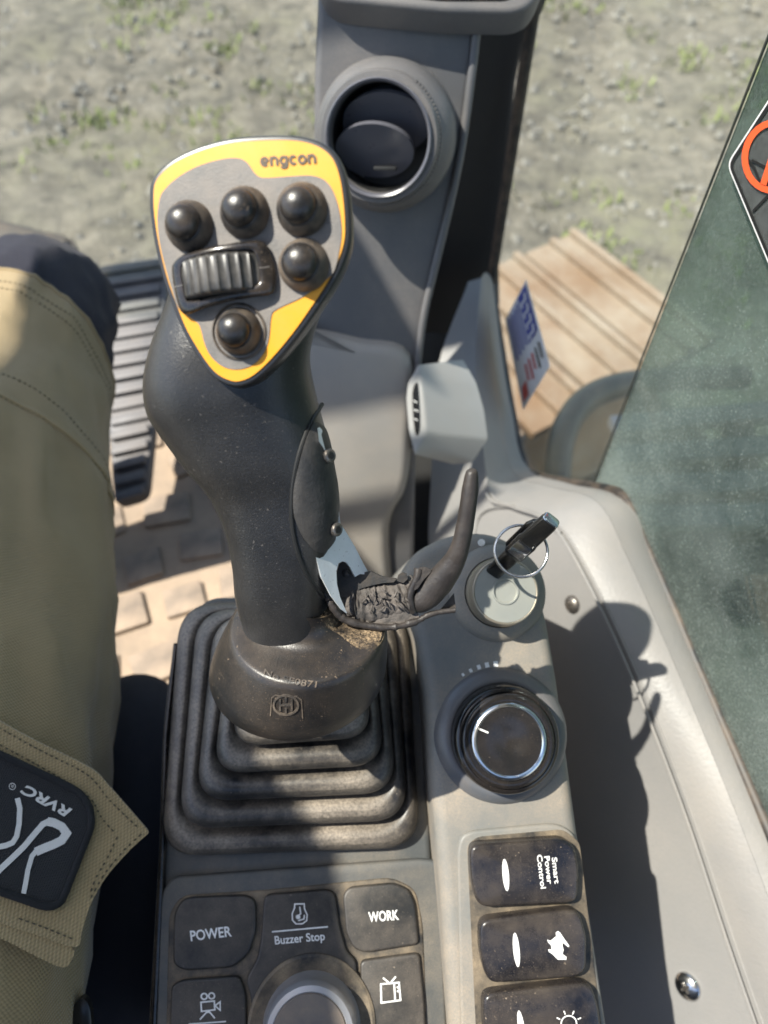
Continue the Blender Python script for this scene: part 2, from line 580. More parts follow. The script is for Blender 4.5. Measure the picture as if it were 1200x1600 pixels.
M['matblock'] = pm('worn_mat_block', (.19, .155, .12), .75, dust=.9, ds=16, speck=.4, bump=.6, bs=260, dcol=(.43, .33, .235), var=.3)
M['lowercover'] = pm('dusty_pale_grey_cover', (.27, .255, .235), .5, dust=.5, ds=12, speck=.2, bump=.3, bs=500, dcol=(.42, .35, .28))
M['pedal'] = pm('grey_worn_pedal_metal', (.06, .062, .068), .5, dust=.5, ds=18, dcol=(.26, .23, .2), bump=.2, bs=400)
M['pedaldark'] = pm('dark_pedal_rubber', (.035, .035, .035), .6, dust=.45, ds=20, dcol=(.2, .14, .1))
M['track'] = pm('rusty_muddy_track_steel', (.19, .115, .065), .75, dust=1.0, ds=3.2, dcol=(.34, .295, .235), var=.3, bump=.6, bs=120)
M['rust'] = pm('rust_orange_steel', (.33, .21, .12), .8, dust=.7, ds=8, dcol=(.36, .30, .23), var=.3)
M['rail'] = pm('dark_grey_rail_paint', (.022, .032, .030), .4, dust=.2, ds=30)
M['plate'] = pm('grey_step_plate', (.30, .31, .31), .5, dust=.4, ds=20)
M['frame'] = pm('cab_frame_paint', (.06, .06, .065), .5)
M['liner'] = pm('pale_roof_liner', (.6, .6, .58), .8)
M['weed'] = pm('weed_leaves', (.18, .21, .06), .7, var=.45, ds=6)
M['stone'] = pm('grey_stones', (.20, .185, .16), .85, var=.35, ds=5)
M['clear'] = glass('windshield_glass', (.945, .965, .935), .06, (.55, .56, .50), 30, .03)
M['glassfront'] = glass('side_window_glass', (.935, .955, .925), .07, (.55, .53, .45), 22, .03)
M['glassrear'] = glass('dark_dusty_window_glass', (.34, .44, .41), .30, (.42, .48, .44), 7, .05, .0, 1.3, .22)
M['clearfilm'] = glass('clear_sticker_film', (.45, .47, .46), .2, (.5, .5, .5), 200, .04)

def sand_mat():
    """loose grains lying on a surface, thinning out towards the rim by their own grain pattern"""
    m, nt, nd, lk = nm('loose_sand_grains')
    b = nd['Principled BSDF']
    tc = nd.new('ShaderNodeTexCoord').outputs['Object']
    b.inputs['Base Color'].default_value = (.36, .26, .16, 1)
    b.inputs['Roughness'].default_value = .9
    g = mth(nd, lk, 'MULTIPLY', ramp(nd, lk, noi(nd, lk, tc, 900, 3, .7), [(.38, 0), (.60, 1)]), ramp(nd, lk, noi(nd, lk, tc, 75, 4, .6), [(.38, 0), (.62, .9)]))
    lk.new(g, b.inputs['Alpha'])
    return m
M['sand'] = sand_mat()
def ground_mat():
    m, nt, nd, lk = nm('gravel_ground')
    b = nd['Principled BSDF']
    tc = nd.new('ShaderNodeTexCoord').outputs['Object']
    big = noi(nd, lk, tc, .9, 6, .6)
    mid = noi(nd, lk, tc, 7, 6, .7)
    fine = noi(nd, lk, tc, 55, 4, .7)
    c = mixc(nd, lk, ramp(nd, lk, mid, [(.34, 0), (.64, 1)]), (.035, .030, .022), (.25, .218, .168))
    c = mixc(nd, lk, ramp(nd, lk, fine, [(.35, 0), (.7, .55)]), c, (.27, .245, .20))
    g = mth(nd, lk, 'MULTIPLY', ramp(nd, lk, big, [(.45, 0), (.66, 1)]), ramp(nd, lk, mid, [(.4, 0), (.62, .5)]))
    c = mixc(nd, lk, g, c, (.125, .13, .055))
    lk.new(c, b.inputs['Base Color'])
    b.inputs['Roughness'].default_value = .95
    bp = nd.new('ShaderNodeBump')
    bp.inputs['Strength'].default_value = .8
    bp.inputs['Distance'].default_value = .07
    lk.new(mth(nd, lk, 'ADD', mid, mth(nd, lk, 'MULTIPLY', fine, .4)), bp.inputs['Height'])
    lk.new(bp.outputs[0], b.inputs['Normal'])
    return m
M['ground'] = ground_mat()
# ------------------------------------------------------------------ ground outside
GZ = -1.10
def build_ground():
    vs, fs = [], []
    nx, ny = 150, 130
    def sp(i, n, a, b, c):
        t = i / n
        return a + (b - a) * t
    xs = [-9 + 18 * i / nx for i in range(nx + 1)]
    ys = [-4 + 15 * j / ny for j in range(ny + 1)]
    xs = [-120, -40, -16] + xs + [16, 40, 120]
    ys = [-120, -40, -12] + ys + [18, 45, 140]
    for y in ys:
        for x in xs:
            k = 1 if abs(x) < 9 and -4 < y < 11 else 0
            z = .035 * noise.noise(V((x * .9, y * .9, 0))) + .035 * noise.noise(V((x * 3.1, y * 3.1, 3))) + .03 * noise.noise(V((x * 9, y * 9, 5)))
            # prints of the crawler shoes
            a = .5 * x + .86 * y
            q = math.exp(-((.86 * x - .5 * y + 2.0) / .5) ** 2) + math.exp(-((y - 5.2 - .1 * x) / .55) ** 2)
            z += .05 * min(q, 1) * math.sin(x * 26 + 2 * noise.noise(V((x, y, 9))))
            vs.append((x, y, GZ + z * k))
    W = len(xs)
    for j in range(len(ys) - 1):
        for i in range(W - 1):
            fs.append((j * W + i, j * W + i + 1, (j + 1) * W + i + 1, (j + 1) * W + i))
    g = mesh('ground', vs, fs, M['ground'], None, True, 60, False)
    g['kind'] = 'structure'
    # weeds and loose stones
    wv, wf, sv, sf = [], [], [], []
    for _ in range(620):
        x, y = random.uniform(-4.5, 4.5), random.uniform(1.0, 7.5)
        if noise.noise(V((x * .8, y * .8, 2))) < -.08 + .1 * random.random(): continue
        for k in range(random.randint(8, 22)):
            a, r = random.uniform(0, 6.28), random.random() ** .5 * .14
            bx, by = x + r * math.cos(a), y + r * math.sin(a)
            l = random.uniform(.02, .06)
            a2, tl = random.uniform(0, 6.28), random.uniform(.2, 1.0)
            dx, dy = math.cos(a2), math.sin(a2)
            wd = random.uniform(.006, .013)
            b = len(wv)
            wv += [(bx - dy * wd, by + dx * wd, GZ), (bx + dy * wd, by - dx * wd, GZ), (bx + dx * l * tl * .5 + dy * wd, by + dy * l * tl * .5 - dx * wd, GZ + l * .7), (bx + dx * l * tl, by + dy * l * tl, GZ + l)]
            wf += [(b, b + 1, b + 2), (b, b + 2, b + 3)]
    o = mesh('weeds', wv, wf, M['weed'], None, False, 40, False)
    o['kind'] = 'stuff'
    o['label'] = 'small green weeds scattered over the pale gravel yard'
    o['category'] = 'weeds'
    for _ in range(9000):
        x, y = random.uniform(-4.5, 4.5), random.uniform(.9, 7.5)
        s = random.choice((.008, .011, .014, .018, .024, .035))
        b = len(sv)
        a = random.uniform(0, 6.28)
        for k in range(5):
            sv.append((x + s * math.cos(a + k * 1.257) * random.uniform(.7, 1.2), y + s * math.sin(a + k * 1.257) * random.uniform(.7, 1.2), GZ - .004))
        sv.append((x, y, GZ + s * .75))
        sf += [(b + k, b + (k + 1) % 5, b + 5) for k in range(5)]
    o = mesh('stones', sv, sf, M['stone'], None, False, 40, False)
    o['kind'] = 'stuff'
    o['label'] = 'loose grey stones lying over the gravel yard'
    o['category'] = 'stones'
build_ground()

# ------------------------------------------------------------------ crawler track outside the side window
def build_track():
    tz = -.42
    pl = V((0, 0, tz))
    up = V((0, 0, 1))
    A = onplane(900, 362, pl, up)      # far corner
    B = onplane(1045, 472, pl, up)     # along the shoes
    C_ = onplane(790, 440, pl, up)
    ex = (B - A).normalized()
    ey = up.cross(ex)
    if ey.dot(C_ - A) < 0: ey = -ey
    root = thing('crawler_track', 'rusty muddy steel crawler track seen through the side window', 'track', A + ex * .3 + V((0, 0, GZ - tz)))
    L = .62
    pit = .235
    for i in range(5):
        o = A + ey * (i * pit)
        m = 'rust' if i in (1, 4) else 'track'
        sh = box('track_shoe', o + ex * (L / 2) + ey * (pit * .46) - up * .012, ex * (L / 2), ey * (pit * .45), up * .012, M['track'], root, .004)
        for q, t in enumerate((.10, .47)):
            box('grouser', o + ex * (L / 2) + ey * (pit * t) + up * .012, ex * (L / 2 - .004 * q), ey * .011, up * .010, M['track'], sh, .004)
    c = A + ey * (2.5 * pit) + ex * (L / 2)
    box('track_frame', c - up * .36, ex * (L * .30), ey * (2.2 * pit), up * .322, M['rust'], root, .03)
build_track()

# ------------------------------------------------------------------ cab floor
FZ = .05
fl0 = V((0, 0, FZ))
UP = V((0, 0, 1))
FLR = Frame(fl0, UP, V((1, 0, 0)))
def build_floor():
    x0, x1, y0, y1 = -.80, .42, -.55, .93
    q = [(x0, y0), (.33, y0), (.10, y1), (x0, y1)]
    o = mesh('floor', [V((x, y, FZ - .06)) for x, y in q] + [V((x, y, FZ)) for x, y in q], [(3, 2, 1, 0), (4, 5, 6, 7), (0, 1, 5, 4), (1, 2, 6, 5), (2, 3, 7, 6), (3, 0, 4, 7)], M['mat'], None, False)
    o['kind'] = 'structure'
    # raised blocks of the rubber mat
    me = None
    a = math.radians(14)
    ex, ey = V((math.cos(a), math.sin(a), 0)), V((-math.sin(a), math.cos(a), 0))
    for j in range(12):
        for i in range(9):
            c = V((-.55, .10, FZ)) + ex * (i * .098 + (.049 if j % 2 else 0)) + ey * (j * .086)
            px, py, d = pix(c)
            if not (120 < px < 420 and 640 < py < 1320): continue
            if me is None:
                b = box('mat_block', V((0, 0, 0)), ex * .036, ey * .029, V((0, 0, .0070)), M['matblock'], o, .006)
                me = b.data
            else:
                b = bpy.data.objects.new('mat_block', me)
                COL.objects.link(b)
                b.parent = o
            b.location = c + V((0, 0, random.uniform(-.0015, .0025))) + V((random.uniform(-.008, .008), random.uniform(-.008, .008), 0))
            b.rotation_euler = (0, 0, random.uniform(-.2, .2))
            b.scale = (random.uniform(.75, 1.1), random.uniform(.8, 1.15), 1)
build_floor()

# ------------------------------------------------------------------ pedals at the front of the floor
def pedal(label, quad, z0, mat, ribs, ribmat):
    """inclined ribbed plate: quad = pixel corners (top-left, top-right, bottom-right, bottom-left) with depths"""
    P = [at(*q) for q in quad]
    n = (P[1] - P[0]).cross(P[3] - P[0]).normalized()
    if n.dot(CF_) > 0: n = -n
    c = sum(P, V((0, 0, 0))) / 4
    r = thing('foot_pedal', label, 'pedal', V((c.x, c.y, FZ)), 'pedals on the cab floor')
    fr = Frame(P[0], n, P[1] - P[0])
    prism('plate', rnd([q[:2] for q in quad], 16), fr, 0, .02, mat, r, .004)
    for k in range(ribs):
        t = (k + .6) / ribs
        a, b = P[0].lerp(P[3], t), P[1].lerp(P[2], t)
        a2, b2 = a.lerp(b, .06), a.lerp(b, .94)
        ey = (P[3] - P[0]).normalized()
        box('rib', (a2 + b2) / 2 + n * random.uniform(.0, .003), (b2 - a2) / 2 * random.uniform(.93, 1), ey * (.35 * (P[3] - P[0]).length / ribs * .8), n * .005, ribmat, r, .002)
    box('bracket', c - n * .06 - V((0, 0, .03)), V((.02, 0, 0)), n * .045, V((0, 0, .03)), M['pedaldark'], r, .004)
    return r
pedal('grey ribbed foot pedal between the knee and the joystick grip', [(150, 415, 1.17), (266, 398, 1.17), (228, 775, 1.05), (178, 790, 1.05)], 0, M['pedal'], 17, M['pedal'])
pedal('dark worn foot pedal showing just beyond the navy knee', [(-70, 325, 1.22), (118, 372, 1.22), (136, 455, 1.16), (-60, 470, 1.16)], 0, M['pedaldark'], 3, M['pedaldark'])

# ------------------------------------------------------------------ front edge of the cab and windshield
def build_front():
    y = 1.0
    r = thing('windshield', 'faintly dusty front windshield above a pale lower rail', 'windshield', V((-.3, y, .22)))
    def gl(x, z): return V((x, y + (z - .2) * -.05, z))
    mesh('pane', [gl(-.85, .22), gl(.12, .22), gl(.12, 1.5), gl(-.85, 1.5), gl(-.85, .22) + V((0, .005, 0)), gl(.12, .22) + V((0, .005, 0)), gl(.12, 1.5) + V((0, .005, 0)), gl(-.85, 1.5) + V((0, .005, 0))],
         [(0, 1, 2, 3), (7, 6, 5, 4), (0, 4, 5, 1), (1, 5, 6, 2), (2, 6, 7, 3), (3, 7, 4, 0)], M['clear'], r, False)
    box('lower_rail', V((-.365, y, .195)), V((.485, 0, 0)), V((0, .02, 0)), V((0, 0, .022)), M['boxplastic'], r, .006)
    box('lower_panel', V((-.365, y, .09)), V((.485, 0, 0)), V((0, .012, 0)), V((0, 0, .08)), M['pedaldark'], r, .004)
build_front()

# ------------------------------------------------------------------ right-hand side of the cab: window, pillar, trim
W1, W2 = at(1200, 1260, .50), at(780, 470, .90)
wd_ = (W2 - W1)
wd_.z = 0
wd_.normalize()
WN = V((0, 0, 1)).cross(wd_)              # points into the cab
if WN.x > 0: WN = -WN
WIN = Frame(W1, WN, -wd_ if (-wd_).dot(CR) > 0 else wd_)
outer = [(775, 440), (779, 478), (788, 540), (805, 640), (822, 715), (838, 741), (900, 755), (960, 765), (988, 779), (1012, 832), (1060, 940), (1100, 1035), (1200, 1262), (1290, 1470), (1385, 1690)]
def build_window():
    r = thing('side_window', 'dusty right-hand side window with stickers and black rubber seal', 'window', WIN.at(985, 775) )
    e_top, e_bot = WIN.at(1208, 128), WIN.at(926, 764)
    top = WIN.at(855, 0)
    top.z = 1.45
    xy = lambda p, z: V((p.x, p.y, z))
    fe = WIN.at(855, 0)
    # front pane
    low = [WIN.at(*p) for p in outer[:9]]
    edge = V(((e_top.x + e_bot.x) / 2, (e_top.y + e_bot.y) / 2, 0))
    pts = [xy(fe, 1.45)] + low + [xy(edge, low[-1].z - .005), xy(edge, 1.45)]
    n = len(pts)
    off = -WN * .004
    mesh('front_pane', pts + [p + off for p in pts], [tuple(range(n)), tuple(range(2 * n - 1, n - 1, -1))] + [(i, n + i, n + (i + 1) % n, (i + 1) % n) for i in range(n)], M['glassfront'], r, False)
    # rear sliding pane, a step further in
    ins = WN * .006
    low2 = [WIN.at(*p) for p in outer[7:]]
    back = low2[-1]
    lowr = [p for p in low2 if (p - edge).dot(wd_) < 0]
    pts = [xy(edge, 1.45), xy(edge, WIN.at(926, 764).z - .004)] + lowr + [xy(back, 1.45)]
    pts = [p + ins for p in pts]
    n = len(pts)
    mesh('sliding_pane', pts + [p + off for p in pts], [tuple(range(n)), tuple(range(2 * n - 1, n - 1, -1))] + [(i, n + i, n + (i + 1) % n, (i + 1) % n) for i in range(n)], M['glassrear'], r, False)
    a, b = xy(edge, WIN.at(926, 764).z) + WN * .008, xy(edge, 1.45) + WN * .008
    tube('pane_edge', [a, b], .0008, M['rail'], r, 8)
    P = cr([WIN.at(*p) for p in outer], 6)
    tube('seal', [p + WN * .006 for p in [xy(fe, 1.45) ] + P], .0062, M['seal'], r, 10)
    # blue and white sticker
    sp = WIN.proj(.010)
    q = [(822, 437), (859, 572), (817, 641), (789, 500)]
    s = polygon('sticker', q, sp, 0, M['sticker'], r, .0004)
    s['label'] = 'blue and white lettered sticker'
    def bl(u, v):                      # u down the long edge, v across
        a = V(q[0]).lerp(V(q[1]), u)
        b = V(q[3]).lerp(V(q[2]), u)
        return a.lerp(b, v)
    polygon('blue_field', [bl(.03, .05), bl(.55, .05), bl(.55, .40), bl(.03, .40)], sp, .0006, M['print_blue'], s)
    for k in range(4):
        v = .48 + k * .12
        strokes('print_line', [[bl(.06, v), bl(.52, v)]], 3, sp, .0006, M['print_blue'], s)
    for k in range(5):
        v = .12 + k * .13
        strokes('print_line', [[bl(.66, v), bl(.66 + .18 + .05 * (k % 2), v)]], 3.2, sp, .0006, M['print_red' if k > 1 else 'thread'], s)
    polygon('red_field', [bl(.80, .72), bl(.95, .74), bl(.95, .92), bl(.80, .9)], sp, .0006, M['print_red'], s)
    for k in range(4):
        u = .08 + k * .12
        strokes('letter', [[bl(u, .14), bl(u + .07, .16), bl(u + .05, .33), bl(u + .10, .32)]], 3, sp, .0009, M['sticker'], s)
    # warning sticker: clear film, dark border, red ring with bar
    sp = WIN.proj(.012)
    d = rnd([(1138, 256, 14), (1228, 118), (1330, 330), (1240, 500)], 16)
    s = polygon('warning_sticker', d, sp, 0, M['clearfilm'], r, .0003)
    s['label'] = 'clear warning sticker with a red ring and bar'
    bd = rnd([(1142, 257, 12), (1228, 126), (1325, 330), (1240, 490)], 14)
    strokes('border', [[tuple(p) for p in bd] + [tuple(bd[0])]], 5, sp, .0006, M['black'], s)
    strokes('border_edge', [[tuple(p) for p in d] + [tuple(d[0])]], 2.2, sp, .0005, M['sticker'], s)
    ring = []
    for k in range(33):
        a = 2 * math.pi * k / 32
        ring.append((1213 + 46 * math.cos(a) + 8 * math.sin(a), 244 + 52 * math.sin(a) - 12 * math.cos(a)))
    strokes('red_ring', [ring], 10, sp, .0010, M['orange_red'], s)
    strokes('red_bar', [[(1196, 288), (1226, 196)]], 10, sp, .0013, M['orange_red'], s)
    strokes('hand_mark', [[(1164, 240), (1180, 262), (1196, 300)], [(1176, 250), (1200, 262)], [(1178, 330), (1215, 292)]], 4, sp, .0007, M['black'], s)
build_window()

# pillar behind the dash column
PIL = Frame(at(760, 300, .83), -HD, CR)
def build_pillar():
    r = thing('cab_pillar', 'matt black front cab pillar beside the air vent column', 'pillar', V((*PIL.at(760, 470).xy, FZ)))
    prism('pillar_body', [(700, -300), (905, -300), (856, 0), (848, 22), (818, 72), (806, 130), (797, 230), (788, 330), (780, 420), (781, 476), (770, 560), (690, 640), (610, 700), (610, 300)], PIL, 0, .06, M['black'], r, .006)
    # vertical black gap strip below
    gp = Frame(at(658, 780, .90), (-HD * .6 + UP * .8), CR)
    prism('gap_strip', [(590, 520), (730, 520), (715, 930), (590, 930)], gp, 0, .02, M['black'], r, .002)
build_pillar()

def build_side():
    r = thing('side_panel', 'pale grey plastic trim panel under the side window', 'panel', V((.22, .15, FZ)))
    rows = [
        ((775, 440), (752, 434, .84), (732, 440, .83)),
        ((788, 540), (742, 560, .79), (684, 575, .80)),
        ((805, 640), (752, 665, .75), (674, 740, .79)),
        ((828, 728), (766, 770, .71), (670, 860, .78)),
        ((900, 755), (808, 792, .665), (690, 930, .73)),
        ((985, 778), (868, 818, .605), (745, 985, .69)),
        ((1030, 872), (924, 905, .570), (800, 1040, .66)),
        ((1100, 1035), (1000, 1068, .543), (850, 1150, .63)),
        ((1200, 1262), (1078, 1268, .518), (885, 1330, .60)),
        ((1290, 1470), (1147, 1475, .490), (925, 1520, .565)),
        ((1385, 1690), (1222, 1690, .462), (975, 1710, .535))]
    R = []
    for o, c, i in rows:
        O, C, I = WIN.at(*o) + WN * .003, at(*c), at(*i)
        R.append([O, O.lerp(C, .42) + UP * .012 + WN * .004, C, I, I + UP * -.30 + WN * -.02])
    cols = [cr([r_[k] for r_ in R], 6) for k in range(5)]
    n = len(cols[0])
    def strip(name, A, B, mat, steps, bow=0):
        rings = []
        for s in range(steps + 1):
            t = s / steps
            rings.append([A[k].lerp(B[k], t) + UP * (bow * math.sin(math.pi * t)) for k in range(n)])
        return loft(name, rings, mat, r, closed=False)
    strip('window_ledge', cols[0], cols[1], M['wallsill'], 4, .002)
    strip('sill', [p + UP * -.0004 for p in cols[1]], cols[2], M['wallsill'], 6, .003)
    strip('inner_panel', cols[2], cols[3], M['wall'], 6, 0)
    strip('lower_panel', cols[3], cols[4], M['wall'], 3, 0)
    bead = [p + UP * .0006 + WN * .001 for p in cols[2]]
    tube('bead', [p + WN * .0035 for p in bead[18:]], .0013, M['wallsill'], r, 8)
    tube('bead', [p - WN * .0015 for p in bead[18:]], .0010, M['wallsill'], r, 8)
    bv = BVHTree.FromPolygons([p for k in (2, 3) for p in cols[k]], [(k, k + 1, n + k + 1, n + k) for k in range(n - 1)])
    pr = bproj(bv, .6)
    for px, py, rr, m, lb in ((895, 944, .0075, 'screw', 'small dark screw'), (1075, 1541, .0095, 'chrome', 'shiny domed screw')):
        P, N = pr(px, py)
        s = lathe('screw', [(rr, -.001), (rr, .0008), (rr * .92, .0022), (rr * .7, .0036), (rr * .4, .0044), (.0004, .0047)], P, N, M[m], r, 24)
        s['label'] = lb
        f = Frame(P + N * .0040, N, CR)
        for a in (.6, 2.17):
            e = f.e1 * math.cos(a) + f.e2 * math.sin(a)
            box('slot', P + N * .0042, e * rr * .38, N.cross(e) * .0009, N * .0006, M['screw'], s, 0)
    # rounded raised panel line near the front
    ln = cr([(742, 838), (752, 806), (775, 793), (815, 794), (852, 806), (880, 832)], 6)
    bv2 = BVHTree.FromPolygons([p for k in range(4) for p in cols[k]], [(q * n + k, q * n + k + 1, q * n + n + k + 1, q * n + n + k) for q in range(3) for k in range(n - 1)])
    pr2 = bproj(bv2, .66)
    tube('bead', [pr2(p.x, p.y)[0] + WN * .002 for p in ln], .0012, M['wall'], r, 8)
build_side()

# grey box on the front trim
def build_box():
    r = thing('control_box', 'pale grey box with dark marked end on the front trim', 'box', at(700, 690, .74))
    end = [(654, 568), (634, 610), (638, 672), (648, 712), (666, 676), (659, 596)]
    end = [tuple(p) for p in rnd(end, 6, 3)]
    a = [at(x, y, .650) for x, y in end]
    ex = (at(760, 655, .705) - at(650, 650, .650))
    cen = sum(a, V((0, 0, 0))) / len(a)
    def sc(p, k): return cen + (p - cen) * k
    fat = [(655, 566), (634, 610), (638, 674), (648, 714), (670, 712), (700, 722), (742, 722), (758, 690), (752, 640), (742, 600), (724, 566), (700, 556)]
    top = [at(x, y, .715 + (x - 650) * .00012) for x, y in fat]
    # chamfered body: end ring, then a wider ring, then into the trim
    A = [(654, 568), (636, 600), (634, 622), (638, 672), (648, 712), (658, 692), (666, 676), (663, 636), (659, 596)]
    B = [(722, 560), (716, 580), (712, 600), (706, 690), (704, 726), (738, 722), (762, 686), (756, 640), (744, 598)]
    def den(P): return rnd(P, 5, 2)
    ra = [at(p.x, p.y, .650) for p in den(A)]
    rb = [at(p.x, p.y, .70) for p in den(B)]
    mid = [p.lerp(q, .06) for p, q in zip(ra, rb)]
    ca = sum(ra, V((0, 0, 0))) / len(ra)
    ri = [ca + (p - ca) * .93 for p in ra]
    loft('box_body', [ri, [p.lerp(q, .015) for p, q in zip(ra, rb)], mid] + [[p.lerp(q, t) for p, q in zip(ra, rb)] for t in (.4, .8, 1.0)], M['boxplastic'], r, ang=28)
    e = ex.normalized()
    ins = [(652, 598), (646, 614), (648, 660), (652, 680), (657, 666), (655, 612)]
    rr = [at(p.x, p.y, .650) - e * .0012 for p in cr([(x, y, 0) for x, y in ins], 3, True)]
    m = len(rr)
    mesh('marked_end', rr + [p + e * .003 for p in rr], [tuple(range(m)), tuple(range(2 * m - 1, m - 1, -1))] + [(i, m + i, m + (i + 1) % m, (i + 1) % m) for i in range(m)], M['keyplastic'], r, False)
    nn = -e
    def pe(px, py): return (at(px, py, .650) - e * .0018, nn)
    strokes('mark', [[(648, 626), (654, 629)], [(649, 640), (656, 643)], [(650, 654), (655, 657)]], 1.2, pe, 0, M['white'], r)
build_box()

# handrail and step outside the window
def build_outside():
    r = thing('handrail', 'dark curved handrail tube outside the side window', 'handrail', at(860, 760, 1.2))
    P = [at(x, y, d) for x, y, d in ((868, 800, 1.10), (872, 720, 1.12), (884, 668, 1.14), (912, 628, 1.17), (955, 606, 1.2), (1010, 596, 1.24), (1080, 592, 1.30), (1160, 590, 1.36))]
    tube('tube', cr(P, 6), .022, M['rail'], r, 16)
    lathe('foot', [(.04, 0), (.04, .012), (.024, .02)], P[0] - UP * .03, UP, M['rail'], r, 20)
    r = thing('step_platform', 'grey slatted step platform dimly seen behind the dark dusty pane', 'platform', at(1080, 760, 1.25))
    for k in range(4):
        a, b = at(955 + 8 * k, 668 + 48 * k, 1.42 - .07 * k), at(1250 + 20 * k, 640 + 55 * k, 1.42 - .07 * k)
        ey = V((0, 1, 0))
        box('slat', (a + b) / 2, (b - a) / 2, ey * .022, UP * .012, M['plate'], r, .004)
    a, b = at(1160, 640, 1.40), at(1185, 830, 1.19)
    box('bearer', (a + b) / 2 - UP * .03, (b - a) / 2, V((.03, 0, 0)), UP * .012, M['rail'], r, .004)
    # engine deck below, dark
    r = thing('machine_deck', 'dark green machine deck plate below the sliding window pane', 'deck', V((1.15, .55, -.95)))
    box('deck_plate', V((1.02, .25, -.30)), V((.55, 0, 0)), V((0, .62, 0)), V((0, 0, .02)), M['rail'], r, .01)
    box('deck_skirt', V((1.02, .86, -.52)), V((.55, 0, 0)), V((0, .012, 0)), V((0, 0, .2)), M['rail'], r, .004)
build_outside()

# ------------------------------------------------------------------ dash column with the round air vent
CO = at(605, 200, .575)
COLN = (-HD * math.cos(math.radians(27)) + UP * math.sin(math.radians(27)))
DSH = Frame(CO, COLN, CR)
def build_column():
    r = thing('dash_column', 'charcoal plastic dash column carrying a round air vent', 'dash column', V((*DSH.at(560, 860).xy, FZ)))
    left = [(500, -120), (496, 0), (491, 120), (490, 230), (488, 330), (478, 460), (470, 560), (462, 700), (455, 960)]
    right = [(645, 960), (647, 860), (650, 700), (652, 590), (662, 500), (680, 420), (704, 320), (722, 230), (736, 130), (747, 30), (752, -120)]
    prism('column_body', [tuple(p) for p in cr(left, 4)] + [tuple(p) for p in cr(right, 4)], DSH, 0, .03, M['dash'], r, .006, 4)
    # bright edge strip along the right
    P = [DSH.at(p.x, p.y, .001) for p in cr([(x - 1, y) for x, y in right[2:]], 4)]
    tube('edge_strip', P, .0035, M['dash'], r, 10)
    # raised lower knee of the column
    prism('lower_cover', [tuple(p) for p in cr([(455, 990), (462, 540), (480, 520), (560, 535), (640, 560), (641, 700), (632, 770), (606, 830), (600, 990)], 5, True)], DSH, .012, .02, M['lowercover'], r, .010, 4, draft=.006)
    # vent
    vn = (-HD * .89 + UP * .42 - CR * .16).normalized()
    vo = DSH.at(606, 214, 0) + vn * .016
    k = .575 / F
    v = thing_part('air_vent', r, lathe('air_vent', [(.096 * 1.0 * 0 + 108 * k, -.03), (106 * k, .004), (98 * k, .012), (91 * k, .016), (89 * k, .027), (86 * k, .030), (78 * k, .0305), (74 * k, .026), (73 * k, .020)], vo, vn, M['dash'], None, 64))
    fr = Frame(vo, vn, CR)
    lathe('ring', [(79 * k, .029), (79 * k, .0325), (77 * k, .0335), (74 * k, .0325), (72.5 * k, .028)], vo, vn, M['ventring'], v, 64)
    lathe('cavity', [(75 * k, .026), (73 * k, .020), (70 * k, -.012), (.001, -.013)], vo, vn, M['black'], v, 64)
    # two tilted round vanes
    for cx, cy, rx, ry, hh, tl in ((6, 22, 66, 24, .014, .5), (-10, -14, 60, 30, .020, .5)):
        c = fr.p(cx * k, cy * k, hh - .010)
        ax = (fr.n * .72 + fr.e2 * -.55 + fr.e1 * -.25).normalized()
        e = fr.e1
        q = [c + (e * (rx * k * math.cos(a)) + ax.cross(e).normalized() * (rx * k * .80 * math.sin(a))) for a in [2 * math.pi * i / 40 for i in range(40)]]
        mesh('vane', q + [p + ax * .0035 for p in q], [tuple(range(39, -1, -1)), tuple(range(40, 80))] + [(i, (i + 1) % 40, 40 + (i + 1) % 40, 40 + i) for i in range(40)], M['ventring'], v, True, 30)
    box('vane_tab', fr.p(6 * k, -40 * k, .016), fr.e1 * .009, fr.n * .003, fr.e2 * .0015, M['black'], v, .001)
    # fine grip ribs round the barrel
    for i in range(44):
        a = math.radians(-100 + i * 3.6)
        d = fr.e1 * math.cos(a) + fr.e2 * math.sin(a)
        box('grip_rib', vo + d * (90.5 * k) + vn * .021, d * .0006, vn.cross(d) * .0007, vn * .0035, M['dash'], v, 0)
def thing_part(name, root, o):
    o.parent = root
    o.matrix_parent_inverse = Matrix.Translation(-V(root.location))
    return o
build_column()
def build_monitor():
    MO = Frame(at(680, 0, .52), (-CF_ + UP * .25).normalized(), CR)
    r = thing('display_monitor', 'lower edge of a dark display above the air vent', 'monitor', at(680, 5, .53))
    prism('housing', rnd([(478, -160), (900, -160), (838, 2, 30), (808, 18), (700, 16), (530, 0), (500, -14)], 18), MO, 0, .022, M['dash'], r, .004)
    prism('screen', rnd([(530, -150), (860, -150), (805, 0, 24), (690, 0), (560, -14)], 14), MO, .0012, .004, M['gloss'], r, .0008)
build_monitor()
